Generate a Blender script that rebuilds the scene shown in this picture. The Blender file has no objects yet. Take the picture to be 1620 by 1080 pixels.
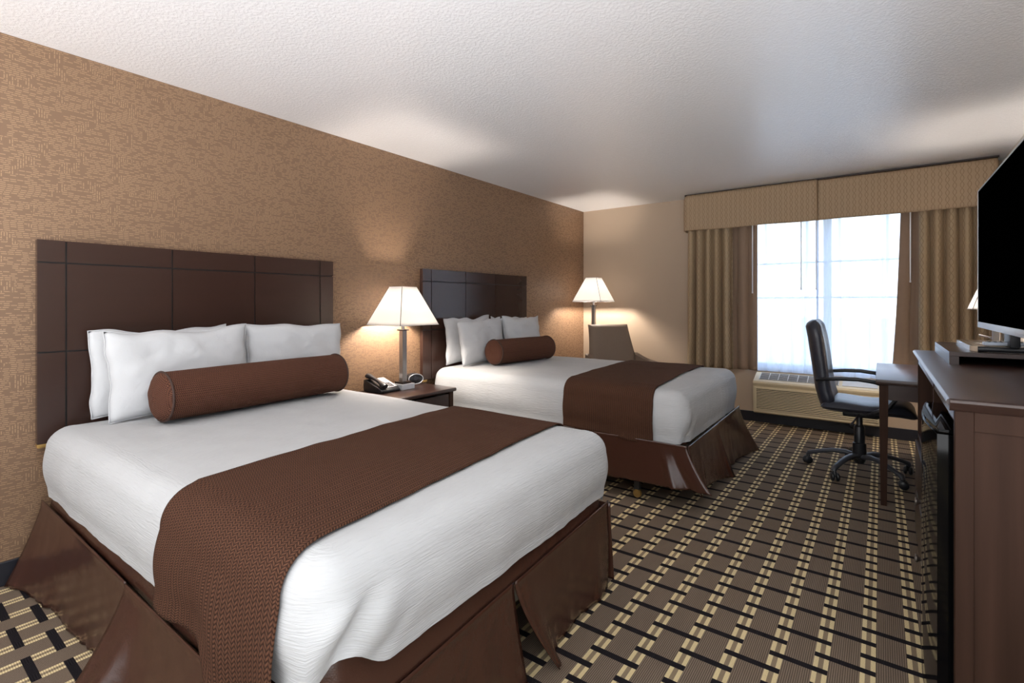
import bpy, bmesh, math, random
from math import pi, sin, cos, radians as R
from mathutils import Vector, Matrix, noise

random.seed(7)
scene = bpy.context.scene
COL = scene.collection

# ------------------------------------------------------------------ view
scene.view_settings.view_transform = 'Standard'
scene.view_settings.look = 'None'
scene.view_settings.gamma = 1.0
scene.view_settings.use_curve_mapping = False
scene.view_settings.exposure = 0.40
scene.cycles.use_denoising = True
scene.cycles.max_bounces = 10
scene.cycles.diffuse_bounces = 5
scene.cycles.transparent_max_bounces = 16
scene.cycles.sample_clamp_indirect = 6.0

# room constants (metres): left wall x=0, window wall y=RY, camera near y=0
RX, RY, RZ = 3.93, 5.766, 2.44
YB = -1.9                       # how far the room is built behind the camera
CAM = Vector((3.115, 0.0, 1.245))

# ------------------------------------------------------------------ helpers
def link(o, parent=None):
    COL.objects.link(o)
    if parent is not None:
        o.parent = parent
    return o

def tag(o, label=None, cat=None, group=None, kind=None):
    if label: o['label'] = label
    if cat: o['category'] = cat
    if group: o['group'] = group
    if kind: o['kind'] = kind
    return o

def thing(name, label, cat, loc=(0, 0, 0), rz=0.0, group=None):
    o = bpy.data.objects.new(name, None)
    o.empty_display_size = 0.1
    o.location = loc
    o.rotation_euler = (0, 0, rz)
    link(o)
    return tag(o, label, cat, group)

def obj(name, bm, mat, parent=None, smooth=None, label=None):
    bmesh.ops.recalc_face_normals(bm, faces=bm.faces[:])
    me = bpy.data.meshes.new(name)
    bm.to_mesh(me)
    bm.free()
    if mat is not None:
        for m in (mat if isinstance(mat, (list, tuple)) else [mat]):
            me.materials.append(m)
    o = bpy.data.objects.new(name, me)
    link(o, parent)
    if smooth is not None:
        a = R(smooth)
        for p in me.polygons:
            p.use_smooth = True
        if smooth < 170:
            b2 = bmesh.new(); b2.from_mesh(me)
            for e in b2.edges:
                if len(e.link_faces) == 2 and e.calc_face_angle(0) > a:
                    e.smooth = False
            b2.to_mesh(me); b2.free()
    if label:
        o['label'] = label
    return o

def struct(name, bm, mat, parent=None, smooth=None):
    o = obj(name, bm, mat, parent, smooth)
    if parent is None:
        o['kind'] = 'structure'
    return o

def B():
    return bmesh.new()

def box(bm, x0, x1, y0, y1, z0, z1, bev=0.0, seg=2, mtx=None, mi=0):
    r = bmesh.ops.create_cube(bm, size=1.0)
    vs = r['verts']
    for v in vs:
        v.co = Vector(((x0 + x1) / 2 + v.co.x * (x1 - x0), (y0 + y1) / 2 + v.co.y * (y1 - y0), (z0 + z1) / 2 + v.co.z * (z1 - z0)))
    fs = set(f for v in vs for f in v.link_faces)
    for f in fs: f.material_index = mi
    if bev > 0:
        es = list(set(e for v in vs for e in v.link_edges))
        r2 = bmesh.ops.bevel(bm, geom=es, offset=bev, offset_type='OFFSET', segments=seg, profile=0.5, affect='EDGES', clamp_overlap=True)
        vs = list(set(v for f in r2['faces'] for v in f.verts) | set(v for v in vs if v.is_valid))
    if mtx is not None:
        for v in vs: v.co = mtx @ v.co
    return vs

def frames(pts):
    """parallel-transport frames along a polyline"""
    n = len(pts); T = []
    for i in range(n):
        a = pts[max(i - 1, 0)]; b = pts[min(i + 1, n - 1)]
        T.append((b - a).normalized())
    up = Vector((0, 0, 1)) if abs(T[0].z) < 0.9 else Vector((1, 0, 0))
    N = T[0].cross(up).normalized(); out = []
    for t in T:
        N = (N - t * N.dot(t)).normalized()
        out.append((t, N, t.cross(N)))
    return out

def tube(bm, pts, rad, seg=10, ry=None, cap=True):
    """rad: number or list; ry: second radius (along frame binormal) number or list"""
    pts = [Vector(p) for p in pts]
    fr = frames(pts); rings = []
    for i, p in enumerate(pts):
        a = rad[i] if isinstance(rad, (list, tuple)) else rad
        b = a if ry is None else (ry[i] if isinstance(ry, (list, tuple)) else ry)
        t, n, m = fr[i]
        rings.append([bm.verts.new(p + n * (a * cos(2 * pi * k / seg)) + m * (b * sin(2 * pi * k / seg))) for k in range(seg)])
    for i in range(len(rings) - 1):
        for k in range(seg):
            bm.faces.new((rings[i][k], rings[i][(k + 1) % seg], rings[i + 1][(k + 1) % seg], rings[i + 1][k]))
    if cap:
        bm.faces.new(rings[0]); bm.faces.new(rings[-1])
    return rings

def lathe(bm, prof, c=(0, 0, 0), seg=24, axis='z'):
    """prof: list of (r, h)"""
    c = Vector(c); rings = []
    def pt(r, h, a):
        if axis == 'z': return c + Vector((r * cos(a), r * sin(a), h))
        if axis == 'y': return c + Vector((r * cos(a), h, r * sin(a)))
        return c + Vector((h, r * cos(a), r * sin(a)))
    for r, h in prof:
        if r < 1e-6: rings.append([bm.verts.new(pt(0, h, 0))])
        else: rings.append([bm.verts.new(pt(r, h, 2 * pi * k / seg)) for k in range(seg)])
    for i in range(len(rings) - 1):
        a, b = rings[i], rings[i + 1]
        for k in range(seg):
            k2 = (k + 1) % seg
            if len(a) == 1 and len(b) == 1: continue
            if len(a) == 1: bm.faces.new((a[0], b[k], b[k2]))
            elif len(b) == 1: bm.faces.new((a[k], a[k2], b[0]))
            else: bm.faces.new((a[k], a[k2], b[k2], b[k]))
    if len(rings[0]) > 1: bm.faces.new(rings[0])
    if len(rings[-1]) > 1: bm.faces.new(rings[-1])

def prism(bm, poly, axis, a, b, bev=0.0):
    """extrude 2D polygon along axis from a to b; poly coords are the two other axes in xyz order"""
    def pt(p, h):
        if axis == 'x': return Vector((h, p[0], p[1]))
        if axis == 'y': return Vector((p[0], h, p[1]))
        return Vector((p[0], p[1], h))
    v0 = [bm.verts.new(pt(p, a)) for p in poly]; v1 = [bm.verts.new(pt(p, b)) for p in poly]
    n = len(poly)
    fs = [bm.faces.new(v0), bm.faces.new(v1)]
    for i in range(n):
        fs.append(bm.faces.new((v0[i], v0[(i + 1) % n], v1[(i + 1) % n], v1[i])))
    if bev > 0:
        es = list(set(e for f in fs for e in f.edges))
        bmesh.ops.bevel(bm, geom=es, offset=bev, offset_type='OFFSET', segments=2, profile=0.5, affect='EDGES', clamp_overlap=True)

def grid(bm, nu, nv, f, uvf=None, closed_u=False):
    """f(i/nu, j/nv) -> Vector; optional uv"""
    uvl = bm.loops.layers.uv.verify() if uvf else None
    V = []; U = []
    for j in range(nv + 1):
        row = []; ru = []
        for i in range(nu + (0 if closed_u else 1)):
            row.append(bm.verts.new(f(i / nu, j / nv)))
        if uvf: ru = [uvf(i / nu, j / nv) for i in range(nu + 1)]
        V.append(row); U.append(ru)
    for j in range(nv):
        for i in range(nu):
            i2 = (i + 1) % len(V[j])
            fc = bm.faces.new((V[j][i], V[j][i2], V[j + 1][i2], V[j + 1][i]))
            if uvf:
                q = (U[j][i], U[j][i + 1], U[j + 1][i + 1], U[j + 1][i])
                for l, w in zip(fc.loops, q): l[uvl].uv = w
    return V

def solidify(o, t, off=-1.0):
    m = o.modifiers.new('thickness', 'SOLIDIFY'); m.thickness = t; m.offset = off
    return o

def nz(x, y=0.0, z=0.0):
    return noise.noise(Vector((x, y, z)))

def sstep(a, b, x):
    t = min(1, max(0, (x - a) / (b - a))); return t * t * (3 - 2 * t)

def lerp(a, b, t): return a + (b - a) * t

# ------------------------------------------------------------------ materials
def srgb(r, g, b):
    f = lambda c: (c / 255 / 12.92) if c / 255 <= 0.04045 else ((c / 255 + 0.055) / 1.055) ** 2.4
    return (f(r), f(g), f(b), 1.0)

class E:
    """tiny expression builder over Math nodes"""
    def __init__(s, nt, v): s.nt = nt; s.v = v
    def _op(s, op, *a):
        n = s.nt.nodes.new('ShaderNodeMath'); n.operation = op
        for i, x in enumerate((s,) + a):
            x = x.v if isinstance(x, E) else x
            if isinstance(x, (int, float)): n.inputs[i].default_value = x
            else: s.nt.links.new(x, n.inputs[i])
        return E(s.nt, n.outputs[0])
    def __add__(s, o): return s._op('ADD', o)
    def __sub__(s, o): return s._op('SUBTRACT', o)
    def __mul__(s, o): return s._op('MULTIPLY', o)
    def __truediv__(s, o): return s._op('DIVIDE', o)
    def floor(s): return s._op('FLOOR')
    def frac(s): return s._op('FRACT')
    def sin(s): return s._op('SINE')
    def abs(s): return s._op('ABSOLUTE')
    def lt(s, o): return s._op('LESS_THAN', o)
    def gt(s, o): return s._op('GREATER_THAN', o)
    def max(s, o): return s._op('MAXIMUM', o)
    def min(s, o): return s._op('MINIMUM', o)
    def mod(s, o): return s._op('FLOORED_MODULO', o)
    def pingpong(s, o): return s._op('PINGPONG', o)

class M:
    def __init__(s, name, color=(0.5, 0.5, 0.5, 1), rough=0.5, metal=0.0, spec=0.5, coat=0.0):
        s.m = bpy.data.materials.new(name); s.m.use_nodes = True
        s.nt = s.m.node_tree; s.bsdf = s.nt.nodes['Principled BSDF']
        s.set('Base Color', color); s.set('Roughness', rough); s.set('Metallic', metal)
        s.set('Specular IOR Level', spec); s.set('Coat Weight', coat)
        s.color = color
    def set(s, k, v):
        v = v.v if isinstance(v, E) else v
        if hasattr(v, 'is_output'): s.nt.links.new(v, s.bsdf.inputs[k])
        else: s.bsdf.inputs[k].default_value = v
    def coords(s, kind='Object'):
        n = s.nt.nodes.new('ShaderNodeTexCoord'); x = s.nt.nodes.new('ShaderNodeSeparateXYZ')
        s.nt.links.new(n.outputs[kind], x.inputs[0]); s.vec = n.outputs[kind]
        return tuple(E(s.nt, x.outputs[i]) for i in range(3))
    def comb(s, x, y, z=0.0):
        n = s.nt.nodes.new('ShaderNodeCombineXYZ')
        for i, v in enumerate((x, y, z)):
            v = v.v if isinstance(v, E) else v
            if isinstance(v, (int, float)): n.inputs[i].default_value = v
            else: s.nt.links.new(v, n.inputs[i])
        return n.outputs[0]
    def noise(s, vec, scale, detail=3.0, rough=0.5, dist=0.0):
        n = s.nt.nodes.new('ShaderNodeTexNoise')
        n.inputs['Scale'].default_value = scale; n.inputs['Detail'].default_value = detail
        n.inputs['Roughness'].default_value = rough; n.inputs['Distortion'].default_value = dist
        if vec is not None: s.nt.links.new(vec, n.inputs['Vector'])
        return E(s.nt, n.outputs['Fac'])
    def white(s, vec):
        n = s.nt.nodes.new('ShaderNodeTexWhiteNoise'); n.noise_dimensions = '3D'
        s.nt.links.new(vec, n.inputs['Vector'])
        return E(s.nt, n.outputs['Value'])
    def mix(s, fac, a, b):
        n = s.nt.nodes.new('ShaderNodeMix'); n.data_type = 'RGBA'
        for k, v in ((0, fac), (6, a), (7, b)):
            v = v.v if isinstance(v, E) else v
            if hasattr(v, 'is_output'): s.nt.links.new(v, n.inputs[k])
            else: n.inputs[k].default_value = v
        return n.outputs[2]
    def ramp(s, fac, a, b):
        n = s.nt.nodes.new('ShaderNodeMapRange'); n.clamp = True
        s.nt.links.new(fac.v, n.inputs[0]); n.inputs[1].default_value = a; n.inputs[2].default_value = b
        return E(s.nt, n.outputs[0])
    def bump(s, h, strength=0.3, dist=0.01, prev=None):
        n = s.nt.nodes.new('ShaderNodeBump'); n.inputs['Strength'].default_value = strength
        n.inputs['Distance'].default_value = dist
        s.nt.links.new(h.v if isinstance(h, E) else h, n.inputs['Height'])
        if prev is not None: s.nt.links.new(prev, n.inputs['Normal'])
        s.nt.links.new(n.outputs[0], s.bsdf.inputs['Normal'])
        return n.outputs[0]

def plain(name, rgb, rough=0.5, metal=0.0, spec=0.5, coat=0.0, var=0.06, scale=40.0):
    m = M(name, srgb(*rgb), rough, metal, spec, coat)
    m.coords(); n = m.noise(m.vec, scale, 2.0)
    c = srgb(*rgb); lo = tuple(v * (1 - var) for v in c[:3]) + (1,); hi = tuple(min(1, v * (1 + var)) for v in c[:3]) + (1,)
    m.set('Base Color', m.mix(n, lo, hi))
    return m.m

def wood(name, rgb, rough=0.32, axis='y', spec=0.5, coat=0.0, var=0.25):
    m = M(name, srgb(*rgb), rough, 0, spec, coat)
    x, y, z = m.coords()
    s = {'x': (1.2, 30, 30), 'y': (30, 1.2, 30), 'z': (30, 30, 1.2)}[axis]
    n = m.noise(m.comb(x * s[0], y * s[1], z * s[2]), 1.0, 4.0, 0.5, 0.1)
    c = srgb(*rgb); lo = tuple(v * (1 - var) for v in c[:3]) + (1,); hi = tuple(v * (1 + var) for v in c[:3]) + (1,)
    m.set('Base Color', m.mix(m.ramp(n, 0.3, 0.7), lo, hi))
    m.set('Roughness', rough)
    return m.m

def mat_carpet():
    m = M('patterned_carpet', rough=0.95, spec=0.1)
    x, y, z = m.coords()
    P, S, Q = 0.131, 0.044, 0.177
    xx = x - (2.141 - P * 40); k = (xx / P).floor(); fx = xx - k * P
    y0 = 1.874
    strip = fx.lt(S)
    yb = (y - y0 + Q * 50)
    barS = yb.mod(Q / 2).lt(0.027)
    barB = (yb - k * (Q / 2)).mod(Q).lt(0.027)
    bar = strip * barS + (strip * -1.0 + 1.0) * barB
    yel = ((fx - 0.0075).abs().lt(0.007)).max((fx - 0.0365).abs().lt(0.007)) * strip
    rib = ((x / 0.0065).frac() - 0.5).abs() * 2.0
    ribx = ((y / 0.0065).frac() - 0.5).abs() * 2.0
    ribs = strip * ribx + (strip * -1.0 + 1.0) * rib
    fuzz = m.noise(m.vec, 420, 2.0)
    big = m.noise(m.vec, 2.2, 2.0)
    brown = m.mix(ribs, srgb(72, 61, 52), srgb(138, 122, 107))
    brown = m.mix(m.ramp(big, 0.3, 0.7) * 0.25, brown, srgb(118, 100, 80))
    stripc = m.mix(ribs, srgb(112, 96, 78), srgb(156, 138, 114))
    c = m.mix(strip, brown, stripc)
    ycol = m.mix(ribx, srgb(190, 170, 128), srgb(228, 210, 166))
    c = m.mix(yel, c, ycol)
    c = m.mix(bar, c, srgb(30, 27, 30))
    hsv = m.nt.nodes.new('ShaderNodeHueSaturation')
    m.nt.links.new(c, hsv.inputs['Color'])
    m.nt.links.new((fuzz * 0.9 + 0.55).v, hsv.inputs['Value'])
    m.set('Base Color', hsv.outputs[0])
    m.bump(ribs * 0.6 + fuzz, 0.5, 0.004)
    return m.m

def mat_wallpaper():
    m = M('bronze_wallpaper', rough=0.5, spec=0.5)
    x, y, z = m.coords()
    def dashes(a, b, pitch, ln):
        row = (b / pitch).floor(); fr = (b / pitch).frac()
        r1 = m.white(m.comb(row, 3.0, 1.0))
        cc = a / ln + r1 * 9.0
        w = m.white(m.comb(row, cc.floor(), 5.0))
        inside = (fr - 0.5).abs().lt(0.21) * (cc.frac() - 0.5).abs().lt(0.42)
        return inside * w.gt(0.30)
    h = dashes(y, z, 0.0088, 0.023); v = dashes(z, y, 0.0088, 0.020)
    patch = m.noise(m.comb(y * 14.0, z * 14.0, 0.0), 1.0, 1.0)
    sel = patch.gt(0.60)
    d = h * (sel * -1.0 + 1.0) + v * sel
    lowf = m.noise(m.comb(y, z, 2.0), 1.2, 2.0)
    base = m.mix(lowf, srgb(113, 87, 66), srgb(125, 97, 74))
    lite = m.mix(lowf, srgb(152, 122, 94), srgb(165, 134, 104))
    m.set('Base Color', m.mix(d, base, lite))
    m.set('Roughness', d * -0.12 + 0.52)
    m.set('Metallic', d * 0.25 + 0.1)
    m.bump(d, 0.25, 0.002)
    return m.m

def mat_paint(name, rgb, rough=0.6, bump=0.08, scale=160, spec=0.4):
    m = M(name, srgb(*rgb), rough, 0, spec)
    m.coords()
    m.bump(m.noise(m.vec, scale, 3.0), bump, 0.004)
    return m.m

def mat_ceiling():
    m = M('textured_ceiling_paint', srgb(243, 243, 245), 0.4, 0, 0.6, 0.8)
    m.set('Coat Roughness', 0.2); m.set('Coat IOR', 2.0)
    m.coords()
    n = m.ramp(m.noise(m.vec, 70, 4.0, 0.6), 0.42, 0.62)
    bn = m.bump(n, 0.34, 0.003)
    m.nt.links.new(bn, m.bsdf.inputs['Coat Normal'])
    return m.m

def mat_lattice(name, base, line, pu=0.050, pv=0.125, rough=0.75):
    """ogee lattice woven into drapery, laid out on the cloth's own uv (metres)"""
    m = M(name, rough=rough, spec=0.25)
    u, v, _ = m.coords('UV')
    wv = (v * (2 * pi / pv)).sin()
    a = ((u / pu + wv * 0.25).frac() - 0.5).abs()
    b = ((u / pu - wv * 0.25).frac() - 0.5).abs()
    ln = (a.lt(0.06)).max(b.lt(0.06))
    weave = m.noise(m.comb(u * 60.0, v * 900.0, 0.0), 1.0, 2.0)
    c = m.mix(ln * 0.75, srgb(*base), srgb(*line))
    hsv = m.nt.nodes.new('ShaderNodeHueSaturation'); m.nt.links.new(c, hsv.inputs['Color'])
    m.nt.links.new((weave * 0.3 + 0.85).v, hsv.inputs['Value'])
    m.set('Base Color', hsv.outputs[0])
    m.bump(ln * 0.5 + weave * 0.4, 0.15, 0.002)
    return m.m

def mat_coverlet():
    m = M('white_crinkle_cotton', srgb(210, 210, 210), 0.8, 0, 0.2)
    u, v, _ = m.coords('UV')
    n1 = m.noise(m.comb(u * 14.0, v * 130.0, 0.0), 1.0, 2.0, 0.5, 0.5)
    n2 = m.noise(m.comb(u * 7.0, v * 7.0, 1.0), 1.0, 3.0)
    m.set('Base Color', m.mix(n2, srgb(178, 179, 180), srgb(188, 189, 190)))
    m.bump(n1 + n2 * 0.6, 0.55, 0.005)
    return m.m

def mat_cotton(name, rgb):
    m = M(name, srgb(*rgb), 0.8, 0, 0.2)
    m.coords()
    n = m.noise(m.vec, 9.0, 4.0, 0.55, 0.5)
    m.bump(n, 0.35, 0.02)
    return m.m

def mat_weave(name, lo, hi, w=0.013, p=0.0085, bs=0.6):
    m = M(name, rough=0.85, spec=0.15)
    u, v, _ = m.coords('UV')
    cu = u / w; par = (cu * 0.5).frac().lt(0.5)
    f = cu.frac()
    sgn = par * 2.0 - 1.0
    st = ((v + (f - 0.5) * sgn * w * 0.75) / p).frac()
    ridge = ((st - 0.5).abs() * -2.0 + 1.0)
    edge = ((f - 0.5).abs() * -2.0 + 1.0).min(0.35) * 2.8
    h = m.ramp(ridge * edge, 0.12, 0.7)
    n = m.noise(m.comb(u, v, 0.0), 30, 2.0)
    c = m.mix(h, srgb(*lo), srgb(*hi))
    m.set('Base Color', m.mix(n * 0.25, c, srgb(*lo)))
    m.bump(h, bs, 0.003)
    return m.m

def mat_leather(name, rgb, rough=0.34):
    m = M(name, srgb(*rgb), rough, 0, 0.55)
    m.coords()
    n = m.noise(m.vec, 260, 2.0, 0.5)
    n2 = m.noise(m.vec, 4.0, 2.0, 0.5, 0.0)
    c = srgb(*rgb)
    m.set('Base Color', m.mix(m.ramp(n2, 0.3, 0.75), tuple(v * 0.94 for v in c[:3]) + (1,), tuple(v * 1.06 for v in c[:3]) + (1,)))
    m.set('Roughness', rough)
    bb = m.bump(n, 0.2, 0.0015)
    m.bump(m.noise(m.vec, 14.0, 2.0), 0.12, 0.02, bb)
    return m.m

def mat_sheer():
    m = M('sheer_voile', srgb(236, 240, 245), 0.9, 0, 0.0)
    nt = m.nt; out = [n for n in nt.nodes if n.type == 'OUTPUT_MATERIAL'][0]
    tr = nt.nodes.new('ShaderNodeBsdfTransparent'); tl = nt.nodes.new('ShaderNodeBsdfTranslucent')
    df = nt.nodes.new('ShaderNodeBsdfDiffuse')
    tr.inputs[0].default_value = (0.97, 0.98, 1, 1)
    tl.inputs[0].default_value = srgb(168, 182, 204); df.inputs[0].default_value = srgb(226, 230, 238)
    a = nt.nodes.new('ShaderNodeMixShader'); a.inputs[0].default_value = 0.45
    nt.links.new(tl.outputs[0], a.inputs[1]); nt.links.new(df.outputs[0], a.inputs[2])
    u, v, _ = m.coords('UV')
    fine = m.noise(m.comb(u * 120.0, v * 1.0, 0.0), 1.0, 2.0)
    band = m.noise(m.comb(u * 11.0, v * 0.25, 4.0), 1.0, 2.0, 0.6)
    fac = m.ramp(band, 0.38, 0.62) * 0.20 + fine * 0.06 + 0.74
    b = nt.nodes.new('ShaderNodeMixShader')
    nt.links.new(fac.v, b.inputs[0])
    nt.links.new(tr.outputs[0], b.inputs[1]); nt.links.new(a.outputs[0], b.inputs[2])
    nt.links.new(b.outputs[0], out.inputs[0])
    return m.m

def mat_shade():
    m = M('lampshade_linen', srgb(244, 238, 228), 0.9, 0, 0.0)
    nt = m.nt; out = [n for n in nt.nodes if n.type == 'OUTPUT_MATERIAL'][0]
    tl = nt.nodes.new('ShaderNodeBsdfTranslucent'); df = nt.nodes.new('ShaderNodeBsdfDiffuse')
    m.coords(); n = m.noise(m.vec, 300, 2.0)
    c = m.mix(n, srgb(206, 204, 202), srgb(218, 217, 216))
    nt.links.new(c, tl.inputs[0]); nt.links.new(c, df.inputs[0])
    a = nt.nodes.new('ShaderNodeMixShader'); a.inputs[0].default_value = 0.25
    nt.links.new(tl.outputs[0], a.inputs[1]); nt.links.new(df.outputs[0], a.inputs[2])
    nt.links.new(a.outputs[0], out.inputs[0])
    return m.m

def mat_emit(name, rgb, s):
    m = M(name, srgb(*rgb)); m.set('Emission Color', srgb(*rgb)); m.set('Emission Strength', s)
    return m.m

def mat_glass():
    m = M('window_glass', (1, 1, 1, 1), 0.0)
    nt = m.nt; out = [n for n in nt.nodes if n.type == 'OUTPUT_MATERIAL'][0]
    tr = nt.nodes.new('ShaderNodeBsdfTransparent'); gl = nt.nodes.new('ShaderNodeBsdfGlossy')
    gl.inputs['Roughness'].default_value = 0.02
    a = nt.nodes.new('ShaderNodeMixShader'); a.inputs[0].default_value = 0.06
    nt.links.new(tr.outputs[0], a.inputs[1]); nt.links.new(gl.outputs[0], a.inputs[2])
    nt.links.new(a.outputs[0], out.inputs[0])
    return m.m

MAT = dict(
    carpet=mat_carpet(), wallpaper=mat_wallpaper(), ceiling=mat_ceiling(),
    backwall=mat_paint('tan_wall_paint', (178, 158, 137), 0.55, 0.12, 120),
    rightwall=mat_paint('pale_wall_paint', (205, 196, 184), 0.6, 0.12, 120),
    base=plain('black_vinyl_base', (26, 26, 34), 0.45),
    board=wood('espresso_headboard', (54, 36, 30), 0.21, 'y', 0.45, 0.0, 0.02),
    casewood=wood('espresso_case', (52, 35, 30), 0.28, 'y', 0.5, 0.0, 0.08),
    casex=wood('espresso_case_x', (56, 39, 34), 0.30, 'x', 0.5, 0.0, 0.08),
    casez=wood('espresso_side', (58, 41, 33), 0.5, 'z', 0.08),
    darkin=plain('dark_recess', (20, 17, 17), 0.7),
    coverlet=mat_coverlet(), pillow=mat_cotton('white_pillowcase', (194, 195, 197)),
    runner=mat_weave('brown_woven_runner', (48, 30, 22), (98, 66, 49)),
    bolster=mat_weave('brown_bolster_cloth', (58, 35, 27), (116, 77, 60), 0.010, 0.008, 0.7),
    piping=plain('brown_piping', (58, 37, 29), 0.7),
    leather=mat_leather('brown_faux_leather', (64, 39, 30), 0.23),
    boxspring=plain('box_spring_ticking', (196, 186, 168), 0.85),
    brass=plain('brass_caster', (176, 142, 84), 0.35, 0.7),
    drape=mat_lattice('lattice_drape', (164, 143, 115), (136, 115, 90)),
    valance=mat_lattice('lattice_valance', (164, 140, 113), (136, 114, 89), 0.046, 0.11),
    blackout=plain('plain_drape_lining', (142, 118, 98), 0.7, var=0.04),
    darkwood=plain('dark_board', (46, 32, 26), 0.5),
    sheer=mat_sheer(), glass=mat_glass(),
    frame=plain('white_vinyl_frame', (206, 210, 216), 0.4),
    wand=plain('clear_wand', (226, 226, 228), 0.2, 0, 0.6),
    acbody=plain('beige_ac_plastic', (206, 190, 158), 0.45),
    acdark=plain('ac_grille_shadow', (62, 54, 48), 0.7),
    acgrey=plain('ac_grille_bars', (190, 188, 186), 0.45),
    chairleather=mat_leather('black_chair_leather', (44, 46, 56), 0.36),
    blackplastic=plain('black_plastic', (30, 31, 35), 0.38),
    greyblack=plain('charcoal_plastic', (52, 54, 60), 0.4),
    gloss=plain('gloss_black_door', (8, 8, 9), 0.06, 0, 0.14, 0.0),
    tvscreen=plain('tv_screen', (1, 1, 1), 1.0, 0, 0.0),
    silver=plain('silver_plastic', (196, 198, 204), 0.35, 0.2),
    steel=plain('brushed_steel', (150, 146, 144), 0.32, 0.85),
    chrome=plain('chrome', (200, 200, 204), 0.12, 1.0),
    bronze=plain('dark_bronze', (54, 44, 40), 0.35, 0.6),
    shade=mat_shade(), bulb=mat_emit('lit_bulb', (255, 242, 228), 950.0),
    upholstery=plain('taupe_upholstery', (124, 106, 90), 0.75, var=0.1, scale=200),
    phoneface=plain('phone_face_plate', (222, 222, 226), 0.4),
    knob=plain('knob_metal', (120, 112, 106), 0.3, 0.8),
    outdoor=plain('pale_paving', (236, 230, 206), 0.9, var=0.12, scale=0.6),
    cream=plain('cream_gloss_base', (196, 178, 158), 0.15, 0, 0.6, 0.5),
    remoteface=plain('remote_face', (160, 170, 186), 0.3),
)

# ------------------------------------------------------------------ room shell
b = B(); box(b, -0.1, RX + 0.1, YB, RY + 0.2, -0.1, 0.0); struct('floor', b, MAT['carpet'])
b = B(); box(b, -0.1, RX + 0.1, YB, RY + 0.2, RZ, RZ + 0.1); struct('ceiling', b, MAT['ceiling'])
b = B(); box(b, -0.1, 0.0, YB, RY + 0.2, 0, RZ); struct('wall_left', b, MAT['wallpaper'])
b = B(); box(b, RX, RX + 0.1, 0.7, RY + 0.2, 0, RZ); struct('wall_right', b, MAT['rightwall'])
WX0, WX1, WZ0, WZ1 = 1.86, 3.52, 0.56, 2.16
b = B()
box(b, 0, WX0, RY, RY + 0.2, 0, RZ); box(b, WX1, RX, RY, RY + 0.2, 0, RZ)
box(b, WX0, WX1, RY, RY + 0.2, 0, WZ0); box(b, WX0, WX1, RY, RY + 0.2, WZ1, RZ)
struct('wall_back', b, MAT['backwall'])
b = B(); box(b, 0.0, 0.012, YB, RY, 0, 0.105, 0.003); struct('baseboard_left', b, MAT['base'])
b = B(); box(b, 0.012, RX - 0.012, RY - 0.012, RY, 0, 0.105, 0.003); struct('baseboard_back', b, MAT['base'])
b = B(); box(b, RX - 0.012, RX, 0.7, RY - 0.012, 0, 0.105, 0.003); struct('baseboard_right', b, MAT['base'])

# window: frame with sashes, panes as parts
win = thing('window_1', None, None, (0, 0, 0)); win['kind'] = 'structure'
b = B()
yw0, yw1 = RY + 0.07, RY + 0.13
fw = 0.05
box(b, WX0, WX0 + fw, yw0, yw1, WZ0, WZ1, 0.004); box(b, WX1 - fw, WX1, yw0, yw1, WZ0, WZ1, 0.004)
box(b, WX0 + fw, WX1 - fw, yw0, yw1, WZ0, WZ0 + 0.06, 0.004); box(b, WX0 + fw, WX1 - fw, yw0, yw1, WZ1 - fw, WZ1, 0.004)
xm = (WX0 + WX1) / 2
box(b, xm - 0.035, xm + 0.035, yw0, yw1, WZ0 + 0.06, WZ1 - fw, 0.004)
obj('frame', b, MAT['frame'], win)
b = B()
for a, c in ((WX0 + fw, xm - 0.035), (xm + 0.035, WX1 - fw)):
    for k in (1, 2):
        zz = WZ0 + 0.06 + (WZ1 - WZ0 - 0.11) * (0.46, 0.70)[k - 1]
        box(b, a, c, yw0 + 0.02, yw1 - 0.02, zz - 0.009, zz + 0.009)
obj('muntin_grid', b, MAT['frame'], win)
for a, c in ((WX0 + fw, xm - 0.035), (xm + 0.035, WX1 - fw)):
    b = B(); box(b, a, c, yw0 + 0.026, yw0 + 0.030, WZ0 + 0.06, WZ1 - fw); obj('pane', b, MAT['glass'], win)
b = B(); box(b, WX0, WX1, RY - 0.0, RY + 0.07, WZ0 - 0.0, WZ0 + 0.012, 0.003); obj('sill', b, MAT['frame'], win)
b = B(); box(b, -30, 30, RY + 0.3, RY + 60, -0.35, -0.3); struct('ground_outside', b, MAT['outdoor'])

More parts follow.
